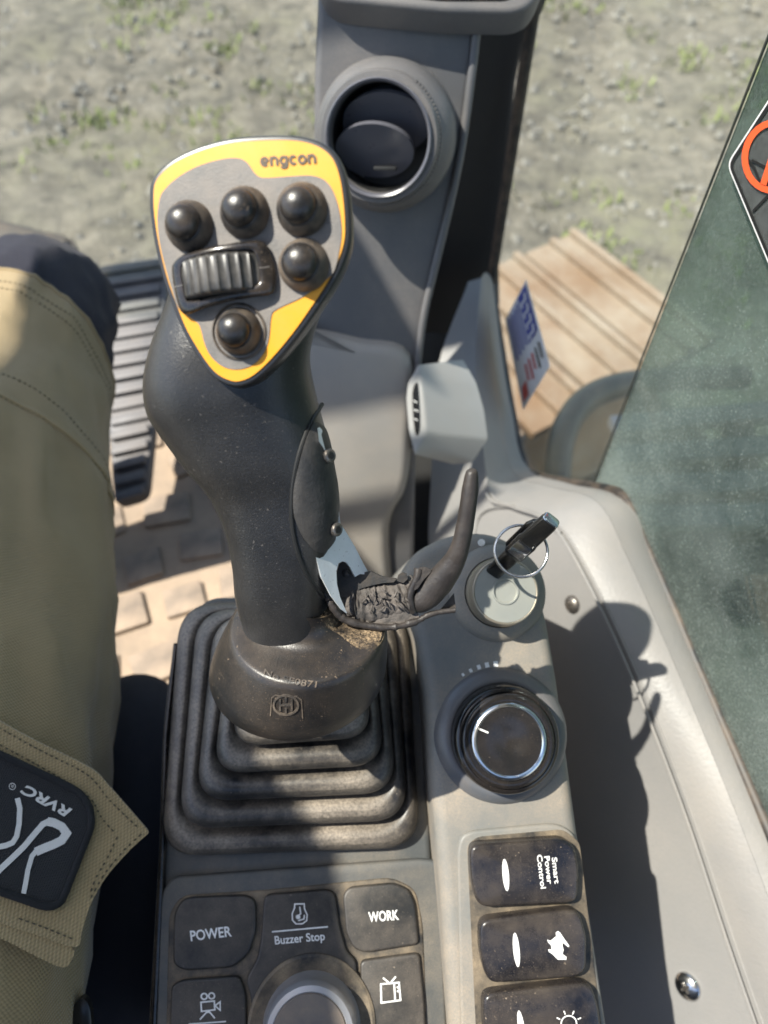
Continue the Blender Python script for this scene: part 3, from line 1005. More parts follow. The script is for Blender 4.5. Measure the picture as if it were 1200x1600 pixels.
# ------------------------------------------------------------------ joystick
CP0 = at(465, 1330, .44)
TL = math.radians(15)
CON = Frame(CP0, V((0, -math.sin(TL), math.cos(TL))), CR)
_a, _b = CON.at(245, 1365), CON.at(685, 1341)
CON = Frame(CP0, CON.n, _b - _a)
HN = (CR * -.14 + CU * -.15 - CF_).normalized()
HED = Frame(at(390, 410, .255), HN, CR)
def build_joystick():
    J = thing('joystick', 'black excavator joystick with yellow button head and torn rubber hook', 'joystick', CON.at(465, 1150))
    # --- bellows
    N = 48
    def rect(l, r_, t, b, rad, lean_l=30, lean_r=-22):
        pts = rnd([(l, b), (r_ , b - 14), (r_ + lean_r, t), (l + lean_l, t)], rad, 11)
        return pts
    dh = .0125
    nf = 6
    def rc(s, out):
        l, r_, t, b = 258 + 27 * s, 650 - 18.5 * s, 948 + 10 * s, 1332 - 43 * s
        return rect(l - out, r_ + out, t - out, b + out, 62 - 3 * s)
    rings = []
    def put(s, out, h):
        rings.append([CON.at(p.x, p.y, h) for p in rc(s, out)])
    put(0, 4, -.004)
    for i in range(nf):
        h = .003 + i * dh
        for s_, o, k in (((0, -2, -.25 if i == 0 else -.50), (0, 2, -.15), (0, 5, .12), (0, 6.5, .40), (0, 4.5, .68), (.10, 2, .90), (.26, 0, 1.02), (.44, 0, 1.02), (.60, -1, .88), (.76, -2, .64), (.90, -3, .46))):
            put(i + s_, o, h + dh * k)
    put(nf, -3, .003 + nf * dh)
    loft('bellows', rings, M['boot'], J, ang=75)
    # --- cap
    a = (UP * .96 + HD * .28).normalized()
    e1 = (CR - a * CR.dot(a)).normalized()
    e2 = a.cross(e1)
    c0 = at(466, 1038, .350)
    n = 56
    def cring(c, rx, ry, sh=0, lift=0):
        return [c + e1 * (rx * math.cos(t)) + e2 * (ry * math.sin(t)) + a * (lift * math.cos(t)) for t in [2 * math.pi * k / n for k in range(n)]]
    L, R, Fp = at(364, 884, .330), at(521, 940, .330), at(452, 958, .311)
    cc = (L + R) / 2
    # front-most ring of the collar
    u1, u2 = (R - L) / 2, -(Fp - cc)
    col = [cc + u1 * math.cos(t) + u2 * math.sin(t) for t in [2 * math.pi * k / n for k in range(n)]]
    c1 = at(482, 974, .331)
    top_c = c1
    rt = 122 * .331 / F
    rb_ = 137 * .350 / F
    rg = [cring(c0 - a * .003, rb_ - .003, rb_ - .003), cring(c0 - a * .001, rb_ - .0006, rb_ - .0006)]
    for t in (0, .25, .5, .75, .92): rg.append(cring(c0.lerp(c1, t), rb_ + (rt - rb_) * t ** 1.3, rb_ + (rt - rb_) * t ** 1.3))
    rg += [cring(c1 + a * .0006, rt - .0006, rt - .0006), cring(c1 + a * .0012, rt - .0018, rt - .0018), cring(c1 + a * .0014, rt - .0035, rt - .0035)]
    last = rg[-1]
    flat = [p - a * ((p - c1).dot(a) - .0016) for p in col]
    for t in (.3, .6): rg.append([p.lerp(q, t) + a * .0003 for p, q in zip(last, flat)])
    base_ = rg[-1]
    for t in (.18, .36, .54, .72, .88, 1.0):
        k_ = t ** 1.8
        rg.append([p.lerp(q, 1 - (1 - t) ** 1.6).lerp(s_, k_) for p, q, s_ in zip(base_, flat, col)])
    rg.append([cc + (p - cc) * .96 - a * .001 for p in col])
    cap = loft('base_cap', rg, M['cap'], J, ang=60)
    bc = bvh_of(cap)
    pc = bproj(bc, .34)
    strokes('emblem', [circ(447, 1101, 19, 15, 24), [(438, 1092), (438, 1110)], [(456, 1092), (456, 1110)], [(438, 1101), (456, 1101)], [(447, 1088), (447, 1096)], [(447, 1106), (447, 1114)]], 3.0, pc, .0006, M['collar'], cap, .0008)
    strokes('emblem_tab', [[(423, 1118), (425, 1090), (430, 1086), (464, 1088), (471, 1093), (473, 1122)]], 1.6, pc, .0004, M['collar'], cap, .0006)
    text('embossed_number', 'No SE0871', (412, 1058), (494, 1077), 9, pc, .0005, M['collar'], cap, .012, th=.0007, curve=-4)
    dpz = [tuple(p) for p in cr([(498, 952), (535, 962), (575, 966), (600, 975), (597, 1000), (580, 1018), (556, 1012), (530, 992), (505, 975)], 4, True)]
    patch('sand_deposit', dpz, pc, .00025, M['sand'], cap, 0, 8)
    # --- grip
    st = [((285, 400), (520, 380), .274, .03), ((262, 470), (520, 440), .281, .042), ((240, 535), (494, 512), .288, .052), ((230, 592), (484, 566), .294, .057), ((240, 645), (494, 622), .300, .056),
          ((283, 708), (512, 690), .306, .052), ((327, 762), (524, 750), .312, .048), ((354, 820), (526, 812), .317, .045), ((366, 876), (518, 872), .323, .044),
          ((371, 915), (514, 925), .329, .044), ((385, 958), (518, 982), .338, .044)]
    nn = 48
    dense = cr([(*s[0], *s[1], s[2] * 1000, s[3] * 1000) for s in st], 5) if False else None
    S4 = []
    Ls = cr([(s[0][0], s[0][1], s[2] * 1000) for s in st], 5)
    Rs = cr([(s[1][0], s[1][1], s[3] * 1000) for s in st], 5)
    cs = [((l.x + r_.x) / 2, (l.y + r_.y) / 2, l.z / 1000) for l, r_ in zip(Ls, Rs)]
    C3 = [at(*c) for c in cs]
    rg = []
    for i, (l, r_) in enumerate(zip(Ls, Rs)):
        d = l.z / 1000
        P, Q = at(l.x, l.y, d), at(r_.x, r_.y, d)
        u = (Q - P) / 2
        ax = (C3[min(i + 1, len(C3) - 1)] - C3[max(i - 1, 0)]).normalized()
        v = ax.cross(u).normalized()
        if v.dot(CF_) > 0: v = -v                  # towards the viewer
        tk = r_.z / 2000
        ring = []
        for k in range(nn):
            t = 2 * math.pi * k / nn
            cx, sx = math.cos(t), math.sin(t)
            e = .74
            x = math.copysign(abs(cx) ** e, cx)
            y = math.copysign(abs(sx) ** e, sx)
            ring.append(C3[i] + u * x + v * (tk * y))
        rg.append(ring)
    grip = loft('grip', rg, M['grip'], J, ang=75)
    bg_ = bvh_of(grip)
    pg = bproj(bg_, .316)
    # --- side pad with the two screws
    pad = cr(zz([(35, 80), (70, 95), (105, 130), (135, 230), (155, 350), (178, 480), (186, 600), (180, 700), (170, 790), (135, 850), (95, 885), (50, 880), (15, 850), (-35, 780), (-75, 690), (-90, 600), (-85, 480), (-60, 350), (-30, 230), (5, 130)], 480, 640, 4), 3, True)
    M['pad'] = pm('worn_side_pad_rubber', (.020, .020, .021), .5, dust=.35, ds=45, speck=.3, bump=.5, bs=350, dcol=(.16, .14, .12))
    pd = patch('side_pad', pad, pg, .0012, M['pad'], J, .004, 7, bulge=.0018)
    pl = [(p.x * 1.0, p.y) for p in cr([(503, 632), (482, 668), (466, 715), (457, 765), (456, 810), (462, 850), (475, 888), (497, 922), (515, 945)], 5)]
    tube('pad_groove', [pg(*p)[0] for p in pl], .0010, M['black'], pd, 8)
    for sx, sy in ((505, 713), (516, 826)):
        P, Nn = pg(sx, sy)
        Nn = (Nn * .5 - CF_ * .6 + CR * .35).normalized()
        P = P + Nn * .0040
        s = lathe('screw', [(.0029, -.003), (.0029, .0002), (.0026, .0010), (.0019, .0013), (.0017, .0012)], P, Nn, M['screw'], J, 24)
        f = Frame(P, Nn, CR)
        hx = [f.p(.00155 * math.cos(k * math.pi / 3), .00155 * math.sin(k * math.pi / 3), .0014) for k in range(6)]
        mesh('hex_socket', hx + [p - Nn * .0012 for p in hx], [tuple(range(6)), tuple(range(11, 5, -1))] + [(k, 6 + k, 6 + (k + 1) % 6, (k + 1) % 6) for k in range(6)], M['black'], s, False)
        tube('worn_edge', [f.p(.0027 * math.cos(t), .0027 * math.sin(t), .0004) for t in [2 * math.pi * k / 24 for k in range(24)]], .00028, M['screw'], s, 6, closed=True)
    # --- bare steel bracket
    def ps(px, py): return at(px, py, .3035 + .00028 * (px - 497) + .00002 * (py - 860)), (-CF_ + CR * .35 + UP * .1).normalized()
    stl = zz([(45, 890), (75, 872), (95, 885), (132, 850), (150, 810), (172, 790), (178, 740), (182, 690), (205, 708), (240, 760), (300, 860), (350, 960), (380, 1012), (365, 1030), (330, 1028), (300, 1045), (268, 985), (245, 955), (222, 947), (196, 960), (182, 1010), (186, 1090), (205, 1170), (250, 1275), (215, 1250), (150, 1165), (88, 1045), (62, 950)], 480, 640, 4)
    polygon('steel_bracket', stl, ps, 0, M['steel'], J, .0022)
    sliv = zz([(64, 118), (76, 108), (90, 122), (112, 178), (140, 280), (165, 400), (184, 500), (194, 610), (206, 708), (184, 700), (177, 600), (170, 500), (150, 400), (132, 340), (118, 270), (95, 230), (74, 200)], 480, 640, 4)
    def psl(px, py):
        P, Nn = pg(px, py)
        q = pix(P)[2]
        return at(px, py, min(q, .3165) - .0062), -CF_
    polygon('steel_edge', sliv, psl, 0, M['steel'], J, .0016)
    # --- hook: finger rod with flattened root
    pth = [(1028, 372, 20, .303), (1028, 392, 40, .3035), (1022, 470, 54, .305), (1008, 580, 58, .307), (990, 700, 60, .310), (966, 820, 64, .313), (932, 920, 74, .3165), (880, 1005, 92, .320), (815, 1085, 104, .323), (745, 1160, 104, .3255), (690, 1212, 80, .327), (655, 1238, 40, .328)]
    pp = cr([(480 + x / 4, 640 + y / 4, d * 1000) for x, y, w_, d in pth], 4)
    ww = cr([(w_ / 4, d * 1000, 0) for x, y, w_, d in pth], 4)
    P = [at(p.x, p.y, p.z / 1000) for p in pp]
    rg = []
    for i in range(len(P)):
        t = (P[min(i + 1, len(P) - 1)] - P[max(i - 1, 0)]).normalized()
        w_ = max(ww[i].x, 2) * .90 * .315 / F
        tk = min(w_, .0052 if i < 22 else .0058) * (1 if i < 24 else .85)
        e_ = t.cross(-CF_).normalized()
        f_ = e_.cross(t).normalized()
        rg.append([P[i] + e_ * (w_ * math.cos(q)) * (1 + .03 * noise.noise(P[i] * 300)) + f_ * (tk * math.sin(q)) for q in [2 * math.pi * k / 20 for k in range(20)]])
    hook = loft('hook', rg, M['rubber'], J, ang=80)
    # torn rubber sleeve: thick, ragged
    spth = [(236, 1262, 50, .3290), (275, 1225, 105, .3285), (340, 1215, 130, .3285), (430, 1205, 128, .3290), (520, 1190, 124, .3295), (600, 1168, 118, .3300), (660, 1140, 112, .3300), (705, 1112, 96, .3300)]
    pp = cr([(480 + x / 4, 640 + y / 4, d * 1000) for x, y, w_, d in spth], 7)
    ww = cr([(w_ / 4, 0, 0) for x, y, w_, d in spth], 7)
    P = [at(p.x, p.y, p.z / 1000) for p in pp]
    rg = []
    for i in range(len(P)):
        t = (P[min(i + 1, len(P) - 1)] - P[max(i - 1, 0)]).normalized()
        w_ = ww[i].x * .329 / F
        e_ = t.cross(-CF_).normalized()
        f_ = e_.cross(t).normalized()
        ring = []
        for k in range(40):
            q = 2 * math.pi * k / 40
            p = P[i] + e_ * (w_ * math.cos(q)) + f_ * (.0052 * math.sin(q))
            rid = abs(noise.noise(V((i * .55, math.cos(q) * .8, 4)))) * .0022 + noise.noise(p * 700) * .0007
            ring.append(p + (e_ * math.cos(q) * .35 + f_ * math.sin(q)) * (rid - .0008))
        rg.append(ring)
    slv = loft('torn_sleeve', rg, M['torn'], J, ang=50)
    # dark lining behind, folded cuff, ragged lip
    def pdk(px, py): return at(px, py, .3245), -CF_
    polygon('lining', zz([(186, 1010), (200, 965), (225, 950), (250, 962), (272, 1000), (300, 1040), (345, 1018), (400, 1012), (470, 1045), (560, 1058), (540, 1080), (470, 1085), (400, 1100), (330, 1120), (300, 1150), (262, 1200), (240, 1262), (208, 1170), (188, 1090)], 480, 640, 4), pdk, 0, M['dark_rubber'], slv, .004)
    lathe('rivet', [(.0017, -.001), (.0017, .0006), (.0010, .0011), (.0002, .0012)], at(540.5, 896, .3243), (-CF_), M['dark_rubber'], slv, 16)
    cuff = [at(480 + x / 4, 640 + y / 4, d) for x, y, d in ((700, 995, .3205), (690, 1040, .3205), (660, 1100, .3215), (645, 1160, .3225), (648, 1220, .3240), (665, 1262, .3255))]
    tube('cuff', cr(cuff, 5), .0018, M['rubber'], slv, 12, jitter=.3)
    polygon('cuff_flap', zz([(700, 990), (735, 982), (778, 1000), (770, 1020), (730, 1060), (690, 1120), (668, 1130), (680, 1060)], 480, 640, 4), lambda x, y: (at(x, y, .3195), -CF_), 0, M['rubber'], slv, .0015)
    lip = cr([(62, 985, .3165), (72, 1050, .317), (105, 1140, .3175), (150, 1220, .319), (205, 1290, .3215), (270, 1325, .323), (380, 1352, .3245), (500, 1362, .3250), (600, 1350, .3255), (690, 1318, .3258), (770, 1280, .3262), (850, 1262, .3268), (925, 1252, .327)], 6)
    LP = [at(480 + p.x / 4, 640 + p.y / 4, p.z) for p in lip]
    m_ = len(LP)
    tube('ragged_lip', LP, [(.0016 if 14 < i < 54 else .0012) * (1 + .35 * noise.noise(V((i * .9, 2, 1)))) for i in range(m_)], M['rubber'], slv, 10, jitter=.35)
    rb = []
    low = [(240, 1255), (300, 1290), (400, 1312), (500, 1315), (590, 1298), (660, 1262)]
    polygon('lip_web', zz([(215, 1290), (300, 1335), (400, 1355), (520, 1360), (620, 1342), (700, 1310), (690, 1250), (600, 1240), (420, 1260), (260, 1235)], 480, 640, 4), lambda x, y: (at(x, y, .3262), -CF_), 0, M['torn'], slv, .003)
    polygon('lip_corner', zz([(830, 1255), (905, 1165), (918, 1150), (930, 1250), (905, 1262)], 480, 640, 4), lambda x, y: (at(x, y, .3285), -CF_), 0, M['dark_rubber'], slv, .0015)
    polygon('torn_tab', zz([(560, 1070), (570, 1035), (600, 1018), (625, 1030), (628, 1060), (600, 1085)], 480, 640, 4), lambda x, y: (at(x, y, .3245), -CF_), 0, M['dark_rubber'], slv, .003)
    for k in range(34):
        x, y = random.uniform(260, 630), random.uniform(1085, 1270)
        if y > 1290 - .12 * x or y < 1130 - .08 * (x - 260): continue
        a0 = random.uniform(.6, 2.2)
        q = []
        for s in range(5):
            q.append(at(480 + x / 4, 640 + y / 4, .3226 - .0004 * s * (4 - s) * .5 + .0008 * abs(y - 1190) / 90))
            x += 13 * math.cos(a0)
            y += 13 * math.sin(a0)
            a0 += random.uniform(-.6, .6)
        tube('torn_strand', q, [.0003, .0005, .00045, .0004, .0002], M['torn'], slv, 6, jitter=.4)
    # --- head
    outl = zz([(110, 350), (120, 308), (150, 265), (210, 215), (300, 170), (400, 136), (500, 115), (620, 105), (740, 103), (830, 112), (900, 135), (950, 170), (985, 220), (1010, 300), (1025, 400), (1032, 500), (1030, 580), (1010, 660), (975, 740), (930, 820), (870, 910), (800, 1010), (720, 1110), (650, 1185), (590, 1235), (530, 1260), (480, 1258), (420, 1230), (370, 1180), (310, 1090), (260, 1000), (220, 900), (180, 790), (150, 680), (125, 560), (110, 440)], 200, 180, 3)
    O = cr(outl, 3, True)
    P2 = [V(HED.loc(p.x, p.y)) for p in O]
    if area2(P2) < 0: P2.reverse()
    c2 = V(HED.loc(400, 430))
    rg = []
    for ins_, z in ((.0012, -.0002), (.0, .0), (-.0007, -.0006), (-.0010, -.002), (-.0010, -.005), (-.0002, -.009), (.0030, -.014), (.0085, -.020), (.016, -.026)):
        q = inset(P2, ins_) if abs(ins_) < .004 else [c2 + (p - c2) * (1 - ins_ / .045) for p in P2]
        sh = max(0, -z - .002)
        rg.append([HED.p(p.x + sh * .02, p.y - sh * .12, z) for p in q])
    loft('head_shell', rg, M['rim'], J, ang=60)
    poly = lambda z, k=3: [tuple(p) for p in cr(zz(z, 200, 180, 3), k, True)]
    o_in = [(HED.p(*q, 0)) for q in inset(P2, .0011)]
    face_px = [pix(p)[:2] for p in o_in]
    yel = polygon('yellow_faceplate', face_px, HED.proj(0), .0004, M['yellow'], J, .0006)
    gin = [(152, 395), (176, 350), (232, 298), (312, 250), (400, 219), (480, 204), (530, 207), (562, 226), (592, 268), (618, 291), (655, 296), (750, 290), (840, 285), (892, 292), (930, 312), (960, 352), (985, 420), (1000, 500), (1002, 575), (990, 650), (972, 722), (940, 765), (830, 848), (705, 908), (674, 942), (664, 1040), (642, 1110), (592, 1168), (520, 1192), (450, 1180), (392, 1132), (362, 1072), (346, 1010), (330, 976), (290, 945), (240, 905), (208, 815), (180, 720), (152, 600), (141, 490)]
    gp = polygon('grey_faceplate', poly(gin), HED.proj(0), .0007, M['face'], J, .0004)
    def glyph(ch, x, wd):
        arc = lambda a0, a1, cx=.5, cy=.5, rx=.5, ry=.5, n=16: [(cx + rx * math.cos(math.radians(a0 + (a1 - a0) * i / n)), cy + ry * math.sin(math.radians(a0 + (a1 - a0) * i / n))) for i in range(n + 1)]
        L = {'o': [arc(0, 360)], 'c': [arc(42, 318)], 'e': [arc(-42, -360), [(0.02, .47), (.98, .47)]],
             'n': [[(.0, -.12), (.0, 1.12)], arc(180, 0, .5, .58, .5, .42) + [(1, -.12)]],
             'g': [arc(0, 360, .5, .52, .5, .48), [(1, 1.1), (1, -.05)] + arc(0, -150, .5, -.05, .5, .38)]}[ch]
        return [[(x + p[0] * wd, p[1]) for p in l] for l in L]
    ln = []
    x = 0
    for ch, wd, ad in zip('engcon', (9.8, 9.2, 9.6, 8.8, 10.2, 9.2), (15.2, 14.6, 15.2, 13.4, 15.6, 15)):
        ln += glyph(ch, x, wd)
        x += ad
    p0, ux, uy = V((409.6, 259.6)), V((1, -.058)), V((.058, 1))
    ln = [[tuple(p0 + ux * p[0] + uy * (-11.6 * p[1])) for p in l] for l in ln]
    for q, l in enumerate(ln):
        strokes('letter', [l], 4.3, HED.proj(0), .0006 + .00002 * q, M['print_dark'], yel)
    # buttons: (dome centre) seen over a flared collar
    k = .252 / F
    for bx, by, fl, dm in ((282, 345, 40, 28), (371, 323, 40, 28.5), (463, 318, 41, 28.5), (466, 408, 41, 28.5), (362, 515, 38, 27)):
        c = HED.at(bx, by, .0085)
        c = c - HED.n * .0085
        b = lathe('button', [(fl * k, .0004), (fl * k * .98, .0012), (fl * k * .93, .0030), (dm * k * 1.16, .0052), (dm * k * 1.05, .0060)], c, HED.n, M['collar'], J, 40, 60)
        lathe('dome', [(dm * k * 1.06, .0055), (dm * k * 1.05, .0063), (dm * k * .97, .0066), (dm * k * .985, .0068), (dm * k * .95, .0078), (dm * k * .86, .0089), (dm * k * .70, .0099), (dm * k * .48, .0106), (dm * k * .25, .0110), (.0001, .0111)], c, HED.n, M['button'], b, 40, 50)
        if by > 500:
            lathe('well_rim', [(45 * k, .0004), (45 * k, .0012), (43 * k, .0014), (41 * k, .0008)], c, HED.n, M['collar'], b, 40)
    # roller with its bezel
    bo = cr([(x, y) for x, y in zz([(205, 715), (225, 680), (265, 652), (400, 616), (540, 592), (620, 590), (652, 612), (684, 700), (692, 790), (676, 838), (600, 852), (480, 872), (360, 906), (275, 934), (243, 912), (218, 820)], 200, 180, 3)], 5, True)
    bi = cr([(x, y) for x, y in zz([(250, 720), (262, 690), (300, 668), (420, 640), (560, 630), (592, 648), (608, 700), (614, 765), (596, 796), (450, 830), (310, 868), (276, 866), (260, 800)], 200, 180, 3)], 6, True)
    cb = V((351, 433))
    def byang(P, n=72):
        A = sorted([(math.atan2(p.y - cb.y, p.x - cb.x), (p - cb).length) for p in P])
        A = [(A[-1][0] - 2 * math.pi, A[-1][1])] + A + [(A[0][0] + 2 * math.pi, A[0][1])]
        out = []
        for i in range(n):
            t = -math.pi + 2 * math.pi * (i + .5) / n
            for (a0, r0), (a1, r1) in zip(A, A[1:]):
                if a0 <= t <= a1:
                    rr = r0 + (r1 - r0) * (t - a0) / max(1e-9, a1 - a0)
                    break
            out.append(cb + V((math.cos(t), math.sin(t))) * rr)
        return out
    A, B = byang(bo), byang(bi)
    lx = V((1, -.14)).normalized()
    def hh(p, h): 
        u = (p - cb).dot(lx) / 75
        return h * (1 - .42 * u * u)
    rg = []
    for f, h in ((0, .0006), (0, .0048), (.10, .0060), (.25, .0066), (.7, .0068), (.9, .0066), (1, .0058), (1, .0005)):
        rg.append([HED.at(q.x, q.y, hh(q, h) if h > .001 else h) for q in [p.lerp(s, f) for p, s in zip(A, B)]])
    bz = loft('roller_bezel', rg, M['gloss'], J, False, False, ang=50)
    for j0, j1 in (((614, 716), (664, 710)), ((214, 806), (256, 796))):
        strokes('bezel_joint', [zz([j0, j1], 200, 180, 3)], 1.2, lambda x, y: (HED.at(x, y, hh(V((x, y)), .0070)), HED.n), 0, M['face'], bz)
    wc = HED.at(344, 431, .004)
    wx = (HED.at(344 + 60, 431 - 8, .004) - wc).normalized()
    wy = HED.n.cross(wx)
    Rw = .0175
    ctr = wc - HED.n * (Rw - .0068)
    rg = []
    n = 240
    for s, sc_ in ((-1, .90), (-.93, .975), (-.8, 1), (.8, 1), (.93, .975), (1, .90)):
        ring = []
        for q in range(n):
            t = 2 * math.pi * q / n
            rr = Rw * sc_ + .00055 * (1 - abs(math.sin(t * 15)) ** .55 * 1.6)
            ring.append(ctr + wx * (rr * math.cos(t)) + HED.n * (rr * math.sin(t)) + wy * (s * .0066))
        rg.append(ring)
    # keep the roller inside the head
    loft('roller', rg, M['wheel'], J, ang=50)
    return J
build_joystick()
# ------------------------------------------------------------------ consoles
z4 = lambda z: zz(z, 220, 1320, 2.4)
z6 = lambda z: zz(z, 660, 1240, 2.2222)
def build_console():
    r = thing('control_console', 'dusty dark console with soft keys below the joystick', 'console', V((*CON.at(465, 1400, -.1).xy, FZ)))
    body = prism('console_body', rnd([(224, 1700), (246, 1330), (252, 1150), (268, 1000, 60), (322, 932), (640, 930), (664, 1100), (674, 1335), (706, 1700)], 24), CON, 0, .14, M['console'], r, .004)
    prism('left_rim', rnd([(226, 1700), (248, 1330), (254, 1150), (270, 1004), (276, 1004), (262, 1150), (257, 1330), (240, 1700)], 2), CON, .006, .03, M['gloss'], r, .002)
    pad = prism('keypad_plate', rnd([(240, 1700), (249, 1400, 26), (268, 1370), (660, 1341), (688, 1346), (702, 1700)], 14), CON, .005, .012, M['console'], r, .002)
    prism('keypad_base', rnd(z4([(90, 900), (105, 260), (150, 190), (460, 170), (940, 122), (1030, 165), (1058, 300), (1082, 900)]), 16), CON, .0058, .004, M['groove'], pad, .001)
    kz = {
        'power_key': [(122, 262), (150, 208), (190, 196), (395, 188), (430, 208), (432, 320), (405, 410), (345, 462), (160, 474), (120, 450)],
        'buzzer_stop_key': [(468, 186), (705, 166), (730, 186), (744, 300), (772, 400), (808, 432), (812, 560), (815, 900), (415, 900), (412, 580), (392, 505), (436, 425), (452, 330), (458, 220)],
        'work_key': [(756, 190), (780, 158), (950, 142), (1005, 165), (1030, 220), (1044, 375), (840, 408), (795, 390), (768, 330)],
        'monitor_key': [(822, 434), (1046, 404), (1064, 600), (1078, 900), (832, 900)],
        'camera_key': [(112, 530), (150, 508), (370, 492), (394, 560), (402, 900), (98, 900)]}
    K = {}
    for nme, z in kz.items():
        K[nme] = prism(nme, rnd(z4(z), 10), CON, .0088, .004, M['key'], r, .0016, 4, ang=60)
    pr = CON.proj(.0088)
    text('lettering', 'POWER', (298.5, 1470), (362.5, 1462.5), 16.5, pr, .0003, M['white'], K['power_key'], .018)
    text('lettering', 'Buzzer Stop', (430, 1475.5), (508, 1468.5), 13.5, pr, .0003, M['white'], K['buzzer_stop_key'], .014)
    text('lettering', 'WORK', (576.5, 1440.5), (623.5, 1436.5), 16, pr, .0003, M['white'], K['work_key'], .018)
    strokes('print_rule', [z4([(492, 326), (702, 307)])], 2.2, pr, .0003, M['white'], K['buzzer_stop_key'])
    ic = [z4([(577, 222), (577, 236), (568, 258), (569, 282), (582, 296), (606, 296), (622, 284), (624, 262), (614, 240), (613, 221), (577, 222)]), z4([(596, 232), (600, 258), (584, 270)]), z4([(590, 284), (612, 278), (614, 262)])]
    strokes('engine_symbol', ic, 1.9, pr, .0003, M['white'], K['buzzer_stop_key'])
    c_ = z4([(590, 270)])[0]
    polygon('engine_dot', circ(c_[0], c_[1], 3.6)[:-1], pr, .0003, M['white'], K['buzzer_stop_key'])
    tv = [z4([(900, 522), (968, 516), (974, 582), (902, 592), (900, 522)]), z4([(908, 498), (934, 520), (956, 494)]), z4([(950, 520), (954, 584)])]
    strokes('monitor_symbol', tv, 2.6, pr, .0003, M['white'], K['monitor_key'])
    for q in ((963, 534), (964, 548)):
        c_ = z4([q])[0]
        polygon('monitor_dot', circ(c_[0], c_[1], 1.7, n=12)[:-1], pr, .0004, M['white'], K['monitor_key'])
    cs = z4([(238, 568), (266, 566)])
    cm = [circ(cs[0][0], cs[0][1], 4.6, n=16), circ(cs[1][0], cs[1][1], 4.6, n=16), z4([(226, 590), (276, 585), (278, 618), (228, 624), (226, 590)]), z4([(280, 602), (298, 588), (298, 620), (280, 604)]), z4([(222, 655), (246, 628), (258, 626), (278, 650)])]
    strokes('camera_symbol', cm, 2.4, pr, .0003, M['white'], K['camera_key'])
    strokes('print_rule', [z4([(180, 672), (320, 662)])], 2.2, pr, .0003, M['white'], K['camera_key'])
    # jog knob
    k = .435 / F
    c = CON.at(487, 1604, .0088)
    kn = lathe('jog_knob', [(71 * k, .0002), (68 * k, .003), (66 * k, .010), (65 * k, .0140), (61 * k, .0162), (54 * k, .0168), (52 * k, .0164)], c, CON.n, M['knob'], r, 56, 35)
    lathe('knob_top', [(52.5 * k, .015), (52.5 * k, .0166), (51 * k, .0174), (40 * k, .0178), (20 * k, .0176), (.0002, .0175)], c, CON.n, M['knobtop'], kn, 56)
    lathe('knob_well', [(93 * k, -.0005), (92 * k, .0008), (88 * k, .0014), (84 * k, .0008), (70 * k, .0006), (69 * k, .0)], c, CON.n, M['groove'], kn, 56)
build_console()

